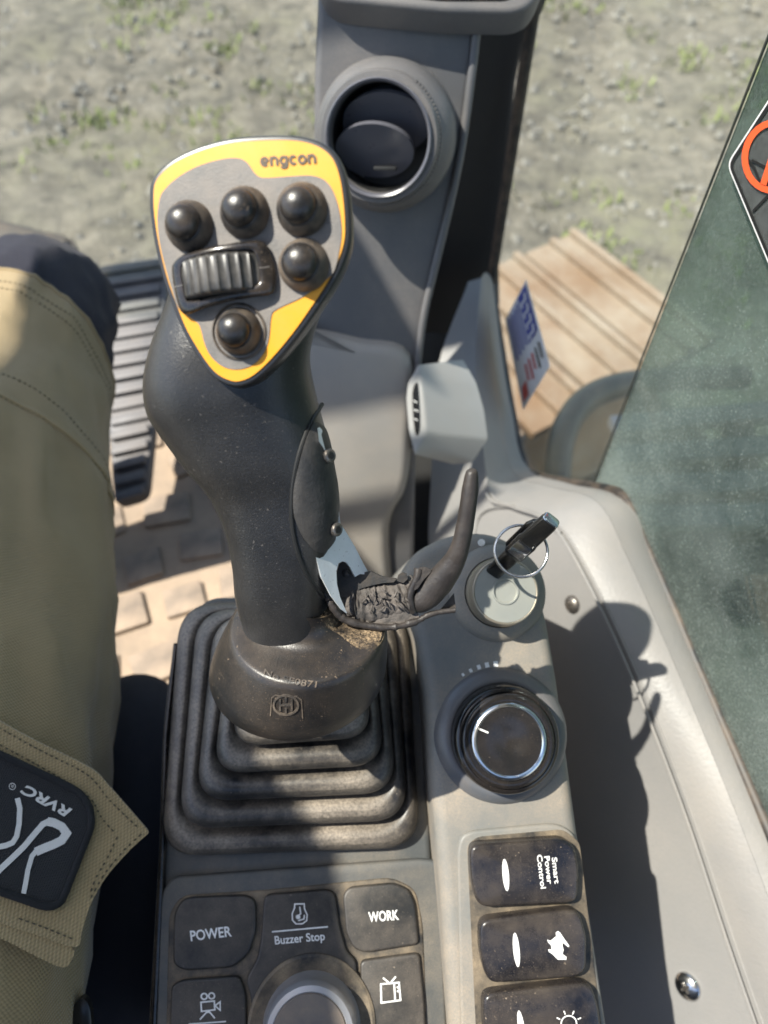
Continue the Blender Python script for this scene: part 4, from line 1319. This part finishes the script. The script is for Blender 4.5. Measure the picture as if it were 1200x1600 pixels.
TS = math.radians(27)
SWF = Frame(CON.at(820, 1560, .022), V((0, -math.sin(TS), math.cos(TS))), CON.e1)   # the switch console rises more steeply
SH = 0.0
def build_switches():
    r = thing('switch_console', 'grey-green dusty switch console with lock, dial and rocker switches', 'console', V((*CON.at(790, 1300, -.1).xy, FZ)))
    body = prism('console_body', rnd([(622, 905, 40), (648, 862), (702, 834, 60), (768, 830, 60), (816, 856), (842, 910), (858, 975), (874, 1070), (892, 1205), (905, 1300), (966, 1700), (708, 1700), (690, 1420), (676, 1250), (668, 1100), (654, 1000), (632, 950)], 20), SWF, SH, .20, M['switchbody'], r, .008, 5, ang=60)
    k = .395 / F
    # ignition lock
    c = SWF.at(777, 926, SH)
    ig = lathe('ignition_lock', [(84 * k, -.004), (82 * k, .001), (76 * k, .004), (68 * k, .0062), (60 * k, .007), (59 * k, .0072)], c, SWF.n, M['switchbody'], r, 56, 60)
    lathe('lock_barrel', [(57 * k, .004), (57 * k, .0135), (55.5 * k, .0143), (55 * k, .0150)], c, SWF.n, M['brassring'], ig, 56)
    lathe('lock_body', [(55 * k, .0145), (54 * k, .0220), (53 * k, .0232), (51 * k, .0236), (49.5 * k, .0232)], c, SWF.n, M['brassring'], ig, 56)
    lathe('lock_face', [(50 * k, .0225), (49.5 * k, .0236), (22 * k, .0238), (21 * k, .0246), (19 * k, .0246), (18 * k, .0230), (.0002, .0230)], c, SWF.n, M['brass'], ig, 56, 30)
    fp = SWF.at(752, 848, SH)
    lathe('lock_mark', [(6 * k, -.001), (6 * k, .0004), (4 * k, .0005), (3.6 * k, .0002)], fp + SWF.n * .0008, SWF.n, M['white'], ig, 24)
    # rotary dial
    c = SWF.at(783, 1148, SH)
    dl = lathe('throttle_dial', [(112 * k, -.003), (108 * k, .0012), (104 * k, .0030), (96 * k, .0056), (90 * k, .0066), (86 * k, .0064)], c, SWF.n, M['well'], r, 64, 60)
    lathe('dial_skirt', [(86 * k, .004), (85 * k, .012), (83 * k, .0170), (80 * k, .0188), (75 * k, .0192), (73 * k, .0186)], c, SWF.n, M['dialblack'], dl, 64, 50)
    lathe('dial_step', [(74 * k, .017), (73 * k, .0205), (70 * k, .0216), (62 * k, .0218), (59 * k, .0212)], c, SWF.n, M['dialblack'], dl, 64, 50)
    lathe('dial_ring', [(60 * k, .020), (59.5 * k, .0224), (57 * k, .0235), (53 * k, .0236), (51 * k, .0228)], c, SWF.n, M['chrome'], dl, 64, 50)
    lathe('dial_face', [(51.5 * k, .021), (51 * k, .0229), (40 * k, .0229), (28 * k, .0224), (18 * k, .0214), (8 * k, .0207), (.0002, .0205)], c, SWF.n, M['dialface'], dl, 64, 60)
    f = c + SWF.n * .0232
    e = (SWF.e1 * -.9 + SWF.e2 * .42).normalized()
    box('pointer', f + e * (43 * k), e * (7 * k), SWF.n.cross(e) * (1.3 * k), SWF.n * .0003, M['white'], dl, 0)
    for q, (x_, y_) in enumerate(((722, 1052), (734, 1045), (747, 1039), (760, 1035), (774, 1033))):
        t_ = V((x_ - 784, y_ - 1142)).normalized()
        strokes('tick_mark', [[(x_, y_), (x_ - t_.x * (5 + q), y_ - t_.y * (5 + q))]], 4 + .8 * q, bproj(bvh_of(dl, body), .40), .0003, M["white"], dl)
    # rocker switches in a raised frame
    prism('switch_frame', rnd([(722, 1700), (714, 1330), (722, 1300, 26), (872, 1286, 26), (900, 1304), (962, 1700)], 16), SWF, SH + .0022, .006, M['switchbody'], r, .0018)
    prism('switch_slot', rnd([(748, 1700), (730, 1322), (744, 1308), (880, 1296), (906, 1316), (952, 1700)], 10), SWF, SH + .0026, .003, M['groove'], r, .0004)
    polys = [z6([(165, 200), (180, 178), (490, 158), (530, 185), (545, 260), (540, 365), (520, 382), (215, 398), (185, 375), (168, 290)]),
             z6([(198, 470), (215, 440), (520, 404), (550, 420), (572, 500), (570, 615), (540, 640), (240, 662), (215, 625), (200, 550)]),
             z6([(210, 725), (225, 698), (555, 660), (590, 672), (612, 740), (628, 860), (640, 960), (240, 960), (214, 830)])]
    lb = ('rocker switch lettered Smart Power Control', 'rocker switch with a running rabbit symbol', 'rocker switch with a work light symbol')
    R = []
    for i, p in enumerate(polys):
        o = prism('rocker_switch', rnd(p, 12), SWF, SH + .0105, .010, M['rocker'], r, .0022, 4, dome=.0012, ang=60)
        o['label'] = lb[i]
        R.append(o)
    P = [bproj(bvh_of(o), .40) for o in R]
    def oval(x0, y0, x1, y1, w_):
        a, b = V((x0, y0)), V((x1, y1))
        d = (b - a)
        m_ = (a + b) / 2
        nn = V((-d.y, d.x)).normalized()
        return [m_ + d / 2 * math.cos(t) + nn * (w_ / 2 * math.sin(t)) for t in [2 * math.pi * q / 20 for q in range(20)]]
    for (a, b), pr, o in zip((((284, 226), (294, 338)), ((320, 482), (332, 602)), ((334, 752), (352, 870))), P, R):
        p = z6([a, b])
        patch('marker', oval(*p[0], *p[1], 10), pr, .0002, M['white'], o, 0, 3)
    for body_, a, b in (('Smart', (449, 222), (459, 313)), ('Power', (423, 218), (434, 314)), ('Control', (397, 213), (411, 330))):
        p = z6([a, b])
        text('lettering', body_, p[0], p[1], 8.3, P[0], .00025, M['white'], R[0], .02)
    rab = [(462, 482), (470, 476), (478, 482), (490, 500), (510, 528), (506, 533), (486, 516), (486, 528), (490, 542), (486, 556), (500, 566), (499, 576), (470, 576), (460, 566), (450, 556), (438, 548), (436, 540), (448, 540), (446, 526), (436, 516), (432, 506), (444, 510), (454, 502), (464, 494)]
    polygon('rabbit_symbol', z6(rab), P[1], .0003, M['white'], R[1])
    c_ = z6([(508, 797)])[0]
    ls = [circ(c_[0], c_[1], 12, n=24, a0=-60, a1=240)]
    for q in (-20, 25, 68, 112, 155, 200):
        t = math.radians(q)
        ls.append([(c_[0] + 15 * math.cos(t), c_[1] - 15 * math.sin(t)), (c_[0] + 21 * math.cos(t), c_[1] - 21 * math.sin(t))])
    strokes('light_symbol', ls, 2.0, P[2], .0003, M['white'], R[2])
build_switches()

def build_key():
    base = SWF.at(772, 893, SH + .023)
    d0 = pix(base)[2]
    r = thing('ignition_key', 'black ignition key with a steel split ring, standing in the lock', 'key', base)
    tip = at(862, 812, d0 - .040)
    ax = (tip - base).normalized()
    L = (tip - base).length
    wv = ax.cross(-CF_).normalized()            # across the key as seen
    nv = wv.cross(ax).normalized()
    if nv.dot(CF_) > 0: nv = -nv
    def ring(t, hw, ht, k=.5):
        c = base + ax * (L * t)
        out = []
        for q in range(24):
            a = 2 * math.pi * q / 24
            out.append(c + wv * (hw * math.copysign(abs(math.cos(a)) ** k, math.cos(a))) + nv * (ht * math.copysign(abs(math.sin(a)) ** k, math.sin(a))))
        return out
    loft('shank', [ring(-.05, .0040, .0022), ring(0, .0046, .0030), ring(.30, .0046, .0030), ring(.34, .0038, .0026), ring(.40, .0038, .0026)], M['keyplastic'], r)
    loft('bow', [ring(.34, .0044, .0024), ring(.37, .0058, .0030), ring(.60, .0060, .0031), ring(.64, .0054, .0036), ring(.95, .0050, .0036), ring(.995, .0044, .0031), ring(1.0, .0036, .0024)], M['keyplastic'], r, ang=50)
    loft('bow_back', [[p - wv * .0030 - nv * .0052 for p in ring(t, h, .0016)] for t, h in ((.30, .002), (.34, .0036), (.70, .0040), (.78, .0026), (.80, .001))], M['keyplastic'], r)
    c = base + ax * (L * .50) + nv * .0033
    box('metal_plate', c, ax * (L * .095), wv * .0046, nv * .0006, M['chrome'], r, .0005)
    loft('bow_tip', [ring(.992, .0047, .0033), ring(1.004, .0044, .0031), ring(1.010, .0036, .0024)], M['chrome'], r)
    rc = at(814, 861, d0 - .020)
    nr = (-CF_ * 1 + CR * -.25 + UP * .15 + ax * .35).normalized()
    f = Frame(rc, nr, CR)
    R_ = 41 * (d0 - .02) / F
    for dz, m_ in ((0, 1), (.0011, .985)):
        tube('split_ring', [f.p(R_ * m_ * math.cos(t), R_ * m_ * math.sin(t), dz) for t in [2 * math.pi * q / 64 for q in range(64)]], .00075, M['chrome'], r, 10, closed=True)
build_key()

# ------------------------------------------------------------------ the operator's leg and seat
def hw(x, y, z): return CR * x + HD * y + V((0, 0, z))
def build_person():
    r = thing('person', 'leg of a seated person in khaki work trousers with navy knee', 'person', hw(-.30, .1, FZ))
    st = [(-.30, -.285, .500, .112, .090, 0), (-.10, -.272, .505, .098, .086, .0), (.05, -.270, .507, .091, .083, .01), (.18, -.283, .508, .087, .081, .02), (.32, -.312, .512, .086, .080, .04), (.44, -.338, .516, .084, .077, .05), (.54, -.350, .520, .083, .074, .05), (.61, -.362, .500, .080, .070, .03), (.645, -.385, .44, .070, .064, .0), (.60, -.47, .30, .060, .060, 0), (.54, -.52, .10, .058, .058, 0)]
    A = cr([(y, x, z) for y, x, z, a, b, s in st], 7)
    B = cr([(a, b, s) for y, x, z, a, b, s in st], 7)
    C = [hw(p.y, p.x, p.z) for p in A]
    n = 72
    acc = 0
    rings, uvs = [], []
    for i in range(len(C)):
        t = (C[min(i + 1, len(C) - 1)] - C[max(i - 1, 0)]).normalized()
        if i: acc += (C[i] - C[i - 1]).length
        e2 = CR.cross(t).normalized()
        ring = []
        for k in range(n + 1):
            a = 2 * math.pi * k / n - math.pi / 2
            wv_ = V((i * .11, math.cos(a) * 1.3, math.sin(a) * 1.3))
            cz = noise.noise(V((i * .16 + a * .9, a * 1.5 - i * .05, 7)))
            cz2 = noise.noise(V((i * .30 - a * 1.3, a * 1.1, 3)))
            wr = 1 + .035 * noise.noise(wv_ * 1.4) + .018 * noise.noise(wv_ * 3.3) + .05 * max(0, 1 - abs(cz) * 5) ** 1.5 + .03 * max(0, 1 - abs(cz2) * 6) ** 1.5
            def fold(a0, i0, wi, amp):
                x = a - a0
                return amp * (math.exp(-x / .34) if x > 0 else math.exp(x / .045)) * max(0, 1 - abs(i - i0) / wi) ** .7
            wr += fold(.42 - .016 * (i - 14), 17, 15, .085) + fold(1.05 + .02 * (i - 20), 23, 12, .07) + fold(-.02 + .035 * (i - 26), 26, 9, .05) + fold(1.5 - .03 * (i - 30), 32, 7, .05)
            q = C[i] + (CR * (B[i].x * math.cos(a)) + e2 * (B[i].y * math.sin(a))) * wr + t * (B[i].z * math.sin(a))
            ring.append(q)
        rings.append(ring)
        uvs.append(acc)
    def skin(name, i0, i1, mat, off=0):
        vs, fs, uv = [], [], []
        for i in range(i0, i1):
            for k in range(n + 1):
                vs.append(rings[i][k] + (rings[i][k] - C[i]).normalized() * off)
                uv.append((uvs[i], k / n * .52))
        w_ = n + 1
        for i in range(i1 - i0 - 1):
            for k in range(n):
                fs.append((i * w_ + k, i * w_ + k + 1, (i + 1) * w_ + k + 1, (i + 1) * w_ + k))
        me = bpy.data.meshes.new(name)
        me.from_pydata([tuple(v) for v in vs], [], fs)
        ul = me.uv_layers.new(name='UVMap')
        for p in me.polygons:
            for li in p.loop_indices:
                ul.data[li].uv = uv[me.loops[li].vertex_index]
        return link(name, me, mat, r, True, 80)
    NAV = 39
    body = skin('trouser_leg', 0, NAV + 1, M['khaki'], 0)
    knee = skin('knee_panel', NAV - 2, len(rings), M['navy'], -.0022)
    def stitch(name, P, rad, parent, on=.0030, gap=.0013):
        vs, fs = [], []
        run = 0
        seg = []
        for a_, b_ in zip(P, P[1:]):
            L_ = (b_ - a_).length
            k_ = max(1, int(L_ / .0006))
            for j_ in range(k_):
                p_ = a_.lerp(b_, j_ / k_)
                if run % (on + gap) < on: seg.append(p_)
                elif seg:
                    if len(seg) > 1:
                        t_ = (seg[-1] - seg[0]).normalized()
                        e_ = t_.cross(CF_).normalized()
                        c_ = len(vs)
                        for q_, w_ in ((seg[0], .5), (seg[len(seg) // 2], 1), (seg[-1], .5)):
                            vs.extend([q_ - e_ * rad * w_, q_ - CF_ * rad * .9 * w_, q_ + e_ * rad * w_])
                        for j2 in (0, 3):
                            for j3 in (0, 1): fs.append((c_ + j2 + j3, c_ + j2 + j3 + 1, c_ + j2 + j3 + 4, c_ + j2 + j3 + 3))
                    seg = []
                run += L_ / k_
        mesh(name, vs, fs, M['thread'], parent, True, 60)
    def seam(i, off, name='seam', rad=.0007, k0=8, k1=52):
        i0 = int(i)
        f = i - i0
        P = [rings[i0][k].lerp(rings[i0 + 1][k], f) for k in range(k0, k1)]
        stitch(name, [p + (p - C[i0]).normalized() * off for p in P], rad, body)
    tube('hem', [p + (p - C[NAV]).normalized() * .0002 for p in rings[NAV][8:52]], .0014, M['khaki'], body, 8)
    for i in (NAV - 1.1, NAV - 1.7, 31.3, 29.9): seam(i, .0002)
    tube('felled_fold', [p + (p - C[30]).normalized() * -.0004 for p in rings[30][8:52]], .0022, M['khaki'], body, 8)
    lb = bvh_of(body)
    def pf(d0, kx=0.0, lift=.003):
        def f(px, py):
            h = lb.ray_cast(CAM, ray(px, py).normalized(), 2)
            d = d0 + kx * px
            if h[0] is not None: d = min(d, pix(h[0])[2] - lift)
            return at(px, py, d), (-CF_ + CR * .25).normalized()
        return f
    def uvplane(o, sc=1.0, rot=0.5):
        ul = o.data.uv_layers.new(name='UVMap')
        c, s = math.cos(rot), math.sin(rot)
        for l in o.data.loops:
            v = o.data.vertices[l.vertex_index].co
            x, y = v.dot(CR), v.dot(CU)
            ul.data[l.index].uv = ((x * c - y * s) * sc, (x * s + y * c) * sc)
    z3 = lambda z: zz(z, 0, 1100, 3.2)
    # pocket flap standing off the thigh
    fl = [tuple(p) for p in cr([(-90, 1070), (-40, 1100), (0, 1127), (60, 1160), (128, 1193), (152, 1208), (170, 1228), (200, 1262)], 4)] + [(231, 1298), (232, 1302)] + [tuple(p) for p in cr([(205, 1326), (168, 1368), (142, 1412), (128, 1455), (118, 1480), (60, 1462), (0, 1442), (-90, 1405)], 4)]
    def pp(px, py): return at(px, py, .418 - (py - 1130) * .000155 + px * .00010), (-CF_ + CR * .25).normalized()
    flap = patch('pocket_flap', fl, pp, 0, M['khaki2'], r, .0016, 7)
    uvplane(flap, 1, .52)
    zt = lambda L_: [pp(*p)[0] - CF_ * .0006 for p in [tuple(q) for q in cr(L_, 5)]]
    for L_ in ([(-60, 1104), (0, 1137), (60, 1170), (126, 1203), (150, 1222), (172, 1250), (222, 1298)], [(0, 1163), (45, 1187), (95, 1215), (140, 1245), (160, 1278), (184, 1305)], [(222, 1302), (196, 1326), (166, 1362), (140, 1406)], [(184, 1306), (168, 1340), (150, 1372), (140, 1400)], [(30, 1434), (70, 1448), (104, 1462), (118, 1468)]):
        stitch('seam', zt(L_), .00055, flap, .0024, .0010)
    # lower pocket edge
    lo = patch('pocket_edge', [tuple(p) for p in cr([(-90, 1400), (0, 1440), (60, 1460), (112, 1480), (112, 1500), (98, 1512), (60, 1496), (0, 1466), (-90, 1430)], 3, True)], lambda x, y: (pp(x, y)[0] + ray(x, y).normalized() * .0012, pp(x, y)[1]), 0, M['khaki2'], r, .0025, 4)
    uvplane(lo, 1, .52)
    # patch
    def pq(px, py):
        P, N_ = pp(px, py)
        return P - ray(px, py).normalized() * .0026, N_
    pt = [tuple(p) for p in rnd([(-90, 1128), (0, 1178), (132, 1240, 26), (147, 1282, 20), (92, 1424, 30), (-90, 1362)], 12)]
    pa = patch('brand_patch', pt, pq, 0, M['patchcloth'], r, .0012, 5)
    uvplane(pa, 1, .9)
    pa['label'] = 'black woven patch with off-white lettering and mark'
    tube('patch_rim', [pq(*p)[0] - CF_ * .0002 for p in pt], .0019, M['patchrim'], pa, 10, closed=True, jitter=.25)
    text('lettering', 'RVRC', z3([(362, 527)])[0], z3([(122, 398)])[0], 15.5, pq, .0006, M['patchwhite'], pa, .03, shear=.25, th=.0005)
    c_ = z3([(63, 410)])[0]
    strokes('registered_mark', [circ(c_[0], c_[1], 5, n=18)], 1.0, pq, .0006, M['patchwhite'], pa)
    text('lettering', 'R', (c_[0] + 2.2, c_[1] - 2.4), (c_[0] - 2.0, c_[1] - 3.4), 5, pq, .0006, M['patchwhite'], pa, .005)
    lg = [(z3([(-30, 862), (0, 826), (60, 770), (120, 712), (180, 640), (215, 600), (245, 585)]), 9), (z3([(238, 586), (270, 592), (310, 612), (334, 645), (310, 680), (270, 700), (215, 722), (180, 738)]), 13), (z3([(186, 728), (160, 760), (140, 830), (130, 890), (119, 945)]), 7.5), (z3([(88, 470), (100, 520), (96, 600), (84, 660), (64, 692), (30, 706), (-20, 716)]), 8)]
    strokes('patch_mark', [(list(a), b) for a, b in lg], 9, pq, .0006, M['patchwhite'], pa, .0006)
    # zip puller
    zp = [tuple(p) for p in cr([(108, 1640), (110, 1585), (124, 1562), (136, 1566), (142, 1590), (140, 1640)], 4, True)]
    zo = patch('zip_puller', zp, lambda x, y: (at(x, y, .400), -CF_), 0, M['zip'], r, .004, 4, bulge=.002)
    zb = cr([(-40, 1556), (0, 1566), (50, 1582), (95, 1602), (130, 1620)], 5)
    tube('zip_tape', [at(p.x, p.y, .402) for p in zb], .0055, M['patchrim'], zo, 10, jitter=.2)
    # seat
    s = thing('operator_seat', 'black seat cushion in shade between the trousers and console', 'seat', hw(-.36, -.1, FZ))
    box('cushion', hw(-.40, -.18, .36), CR * .20, HD * .34, UP * .05, M['seat'], s, .04)
    box('seat_base', hw(-.385, -.18, .19), CR * .17, HD * .26, UP * .125, M['black'], s, .02)
    bp_ = cr([hw(-.200, -.50, .385), hw(-.200, -.20, .388), hw(-.203, .0, .390), hw(-.208, .10, .388), hw(-.214, .17, .380), hw(-.222, .215, .366), hw(-.230, .24, .345)], 5)
    tube('side_bolster', bp_, [.052 if i < 20 else .052 * math.sqrt(max(.02, 1 - ((i - 20) / 10.2) ** 2)) for i in range(len(bp_))], M['seat'], s, 24)
build_person()
# ------------------------------------------------------------------ unseen cab frame: roof, glazed hatch shaped to cut the sunlight, posts, rear wall
def build_cab():
    r = thing('cab_frame', 'dark excavator cab frame with roof hatch around the operator', 'cab', V((-.3, -.6, FZ)))
    z = 1.52
    def slab(name, x0, x1, y0, y1, th=.03, zz_=z, mat='liner'):
        box(name, V(((x0 + x1) / 2, (y0 + y1) / 2, zz_)), V(((x1 - x0) / 2, 0, 0)), V((0, (y1 - y0) / 2, 0)), V((0, 0, th)), M[mat], r, .006)
    q = [(-.812, -.75), (-.640, -.75), (-.640, .20), (-.730, .52), (-.730, 1.02), (-.812, 1.02)]  # hatch side of the roof, outline bent to place sun and shade inside
    m_ = len(q)
    mesh('roof_side', [V((x, y, z - .03)) for x, y in q] + [V((x, y, z + .03)) for x, y in q], [tuple(range(m_)), tuple(range(2 * m_ - 1, m_ - 1, -1))] + [(i, m_ + i, m_ + (i + 1) % m_, (i + 1) % m_) for i in range(m_)], M['liner'], r, False)
    slab('roof_side', 0.04, .45, -.75, 1.02)
    slab('roof_front', -.73, 0.04, .63, 1.02)
    slab('roof_rear', -.64, 0.04, -.75, -.12)
    slab('shade_plate', -.735, -.50, .49, .575, .008, z - .015, 'frame')  # added out of view to shade the middle of the dash column
    slab('shade_bar', -.70, -.50, .435, .452, .006, z - .015, 'frame')  # thin bar added out of view for a band of shade below
    mesh('hatch_pane', [V((-.73, -.12, z + .034)), V((0.04, -.12, z + .034)), V((0.04, .63, z + .034)), V((-.73, .63, z + .034))], [(0, 1, 2, 3)], M['clear'], r, False)
    for x, y in ((-.83, 1.02), (-.83, -.72), (.40, -.72)):
        box('post', V((x, y, .77)), V((.035, 0, 0)), V((0, .035, 0)), V((0, 0, .76)), M['frame'], r, .01)
    box('rear_wall', V((-.2, -.74, .55)), V((.58, 0, 0)), V((0, .015, 0)), V((0, 0, .50)), M['frame'], r, .006)
    box('door_panel', V((-.85, .15, .28)), V((.012, 0, 0)), V((0, .82, 0)), V((0, 0, .23)), M['frame'], r, .006)
build_cab()
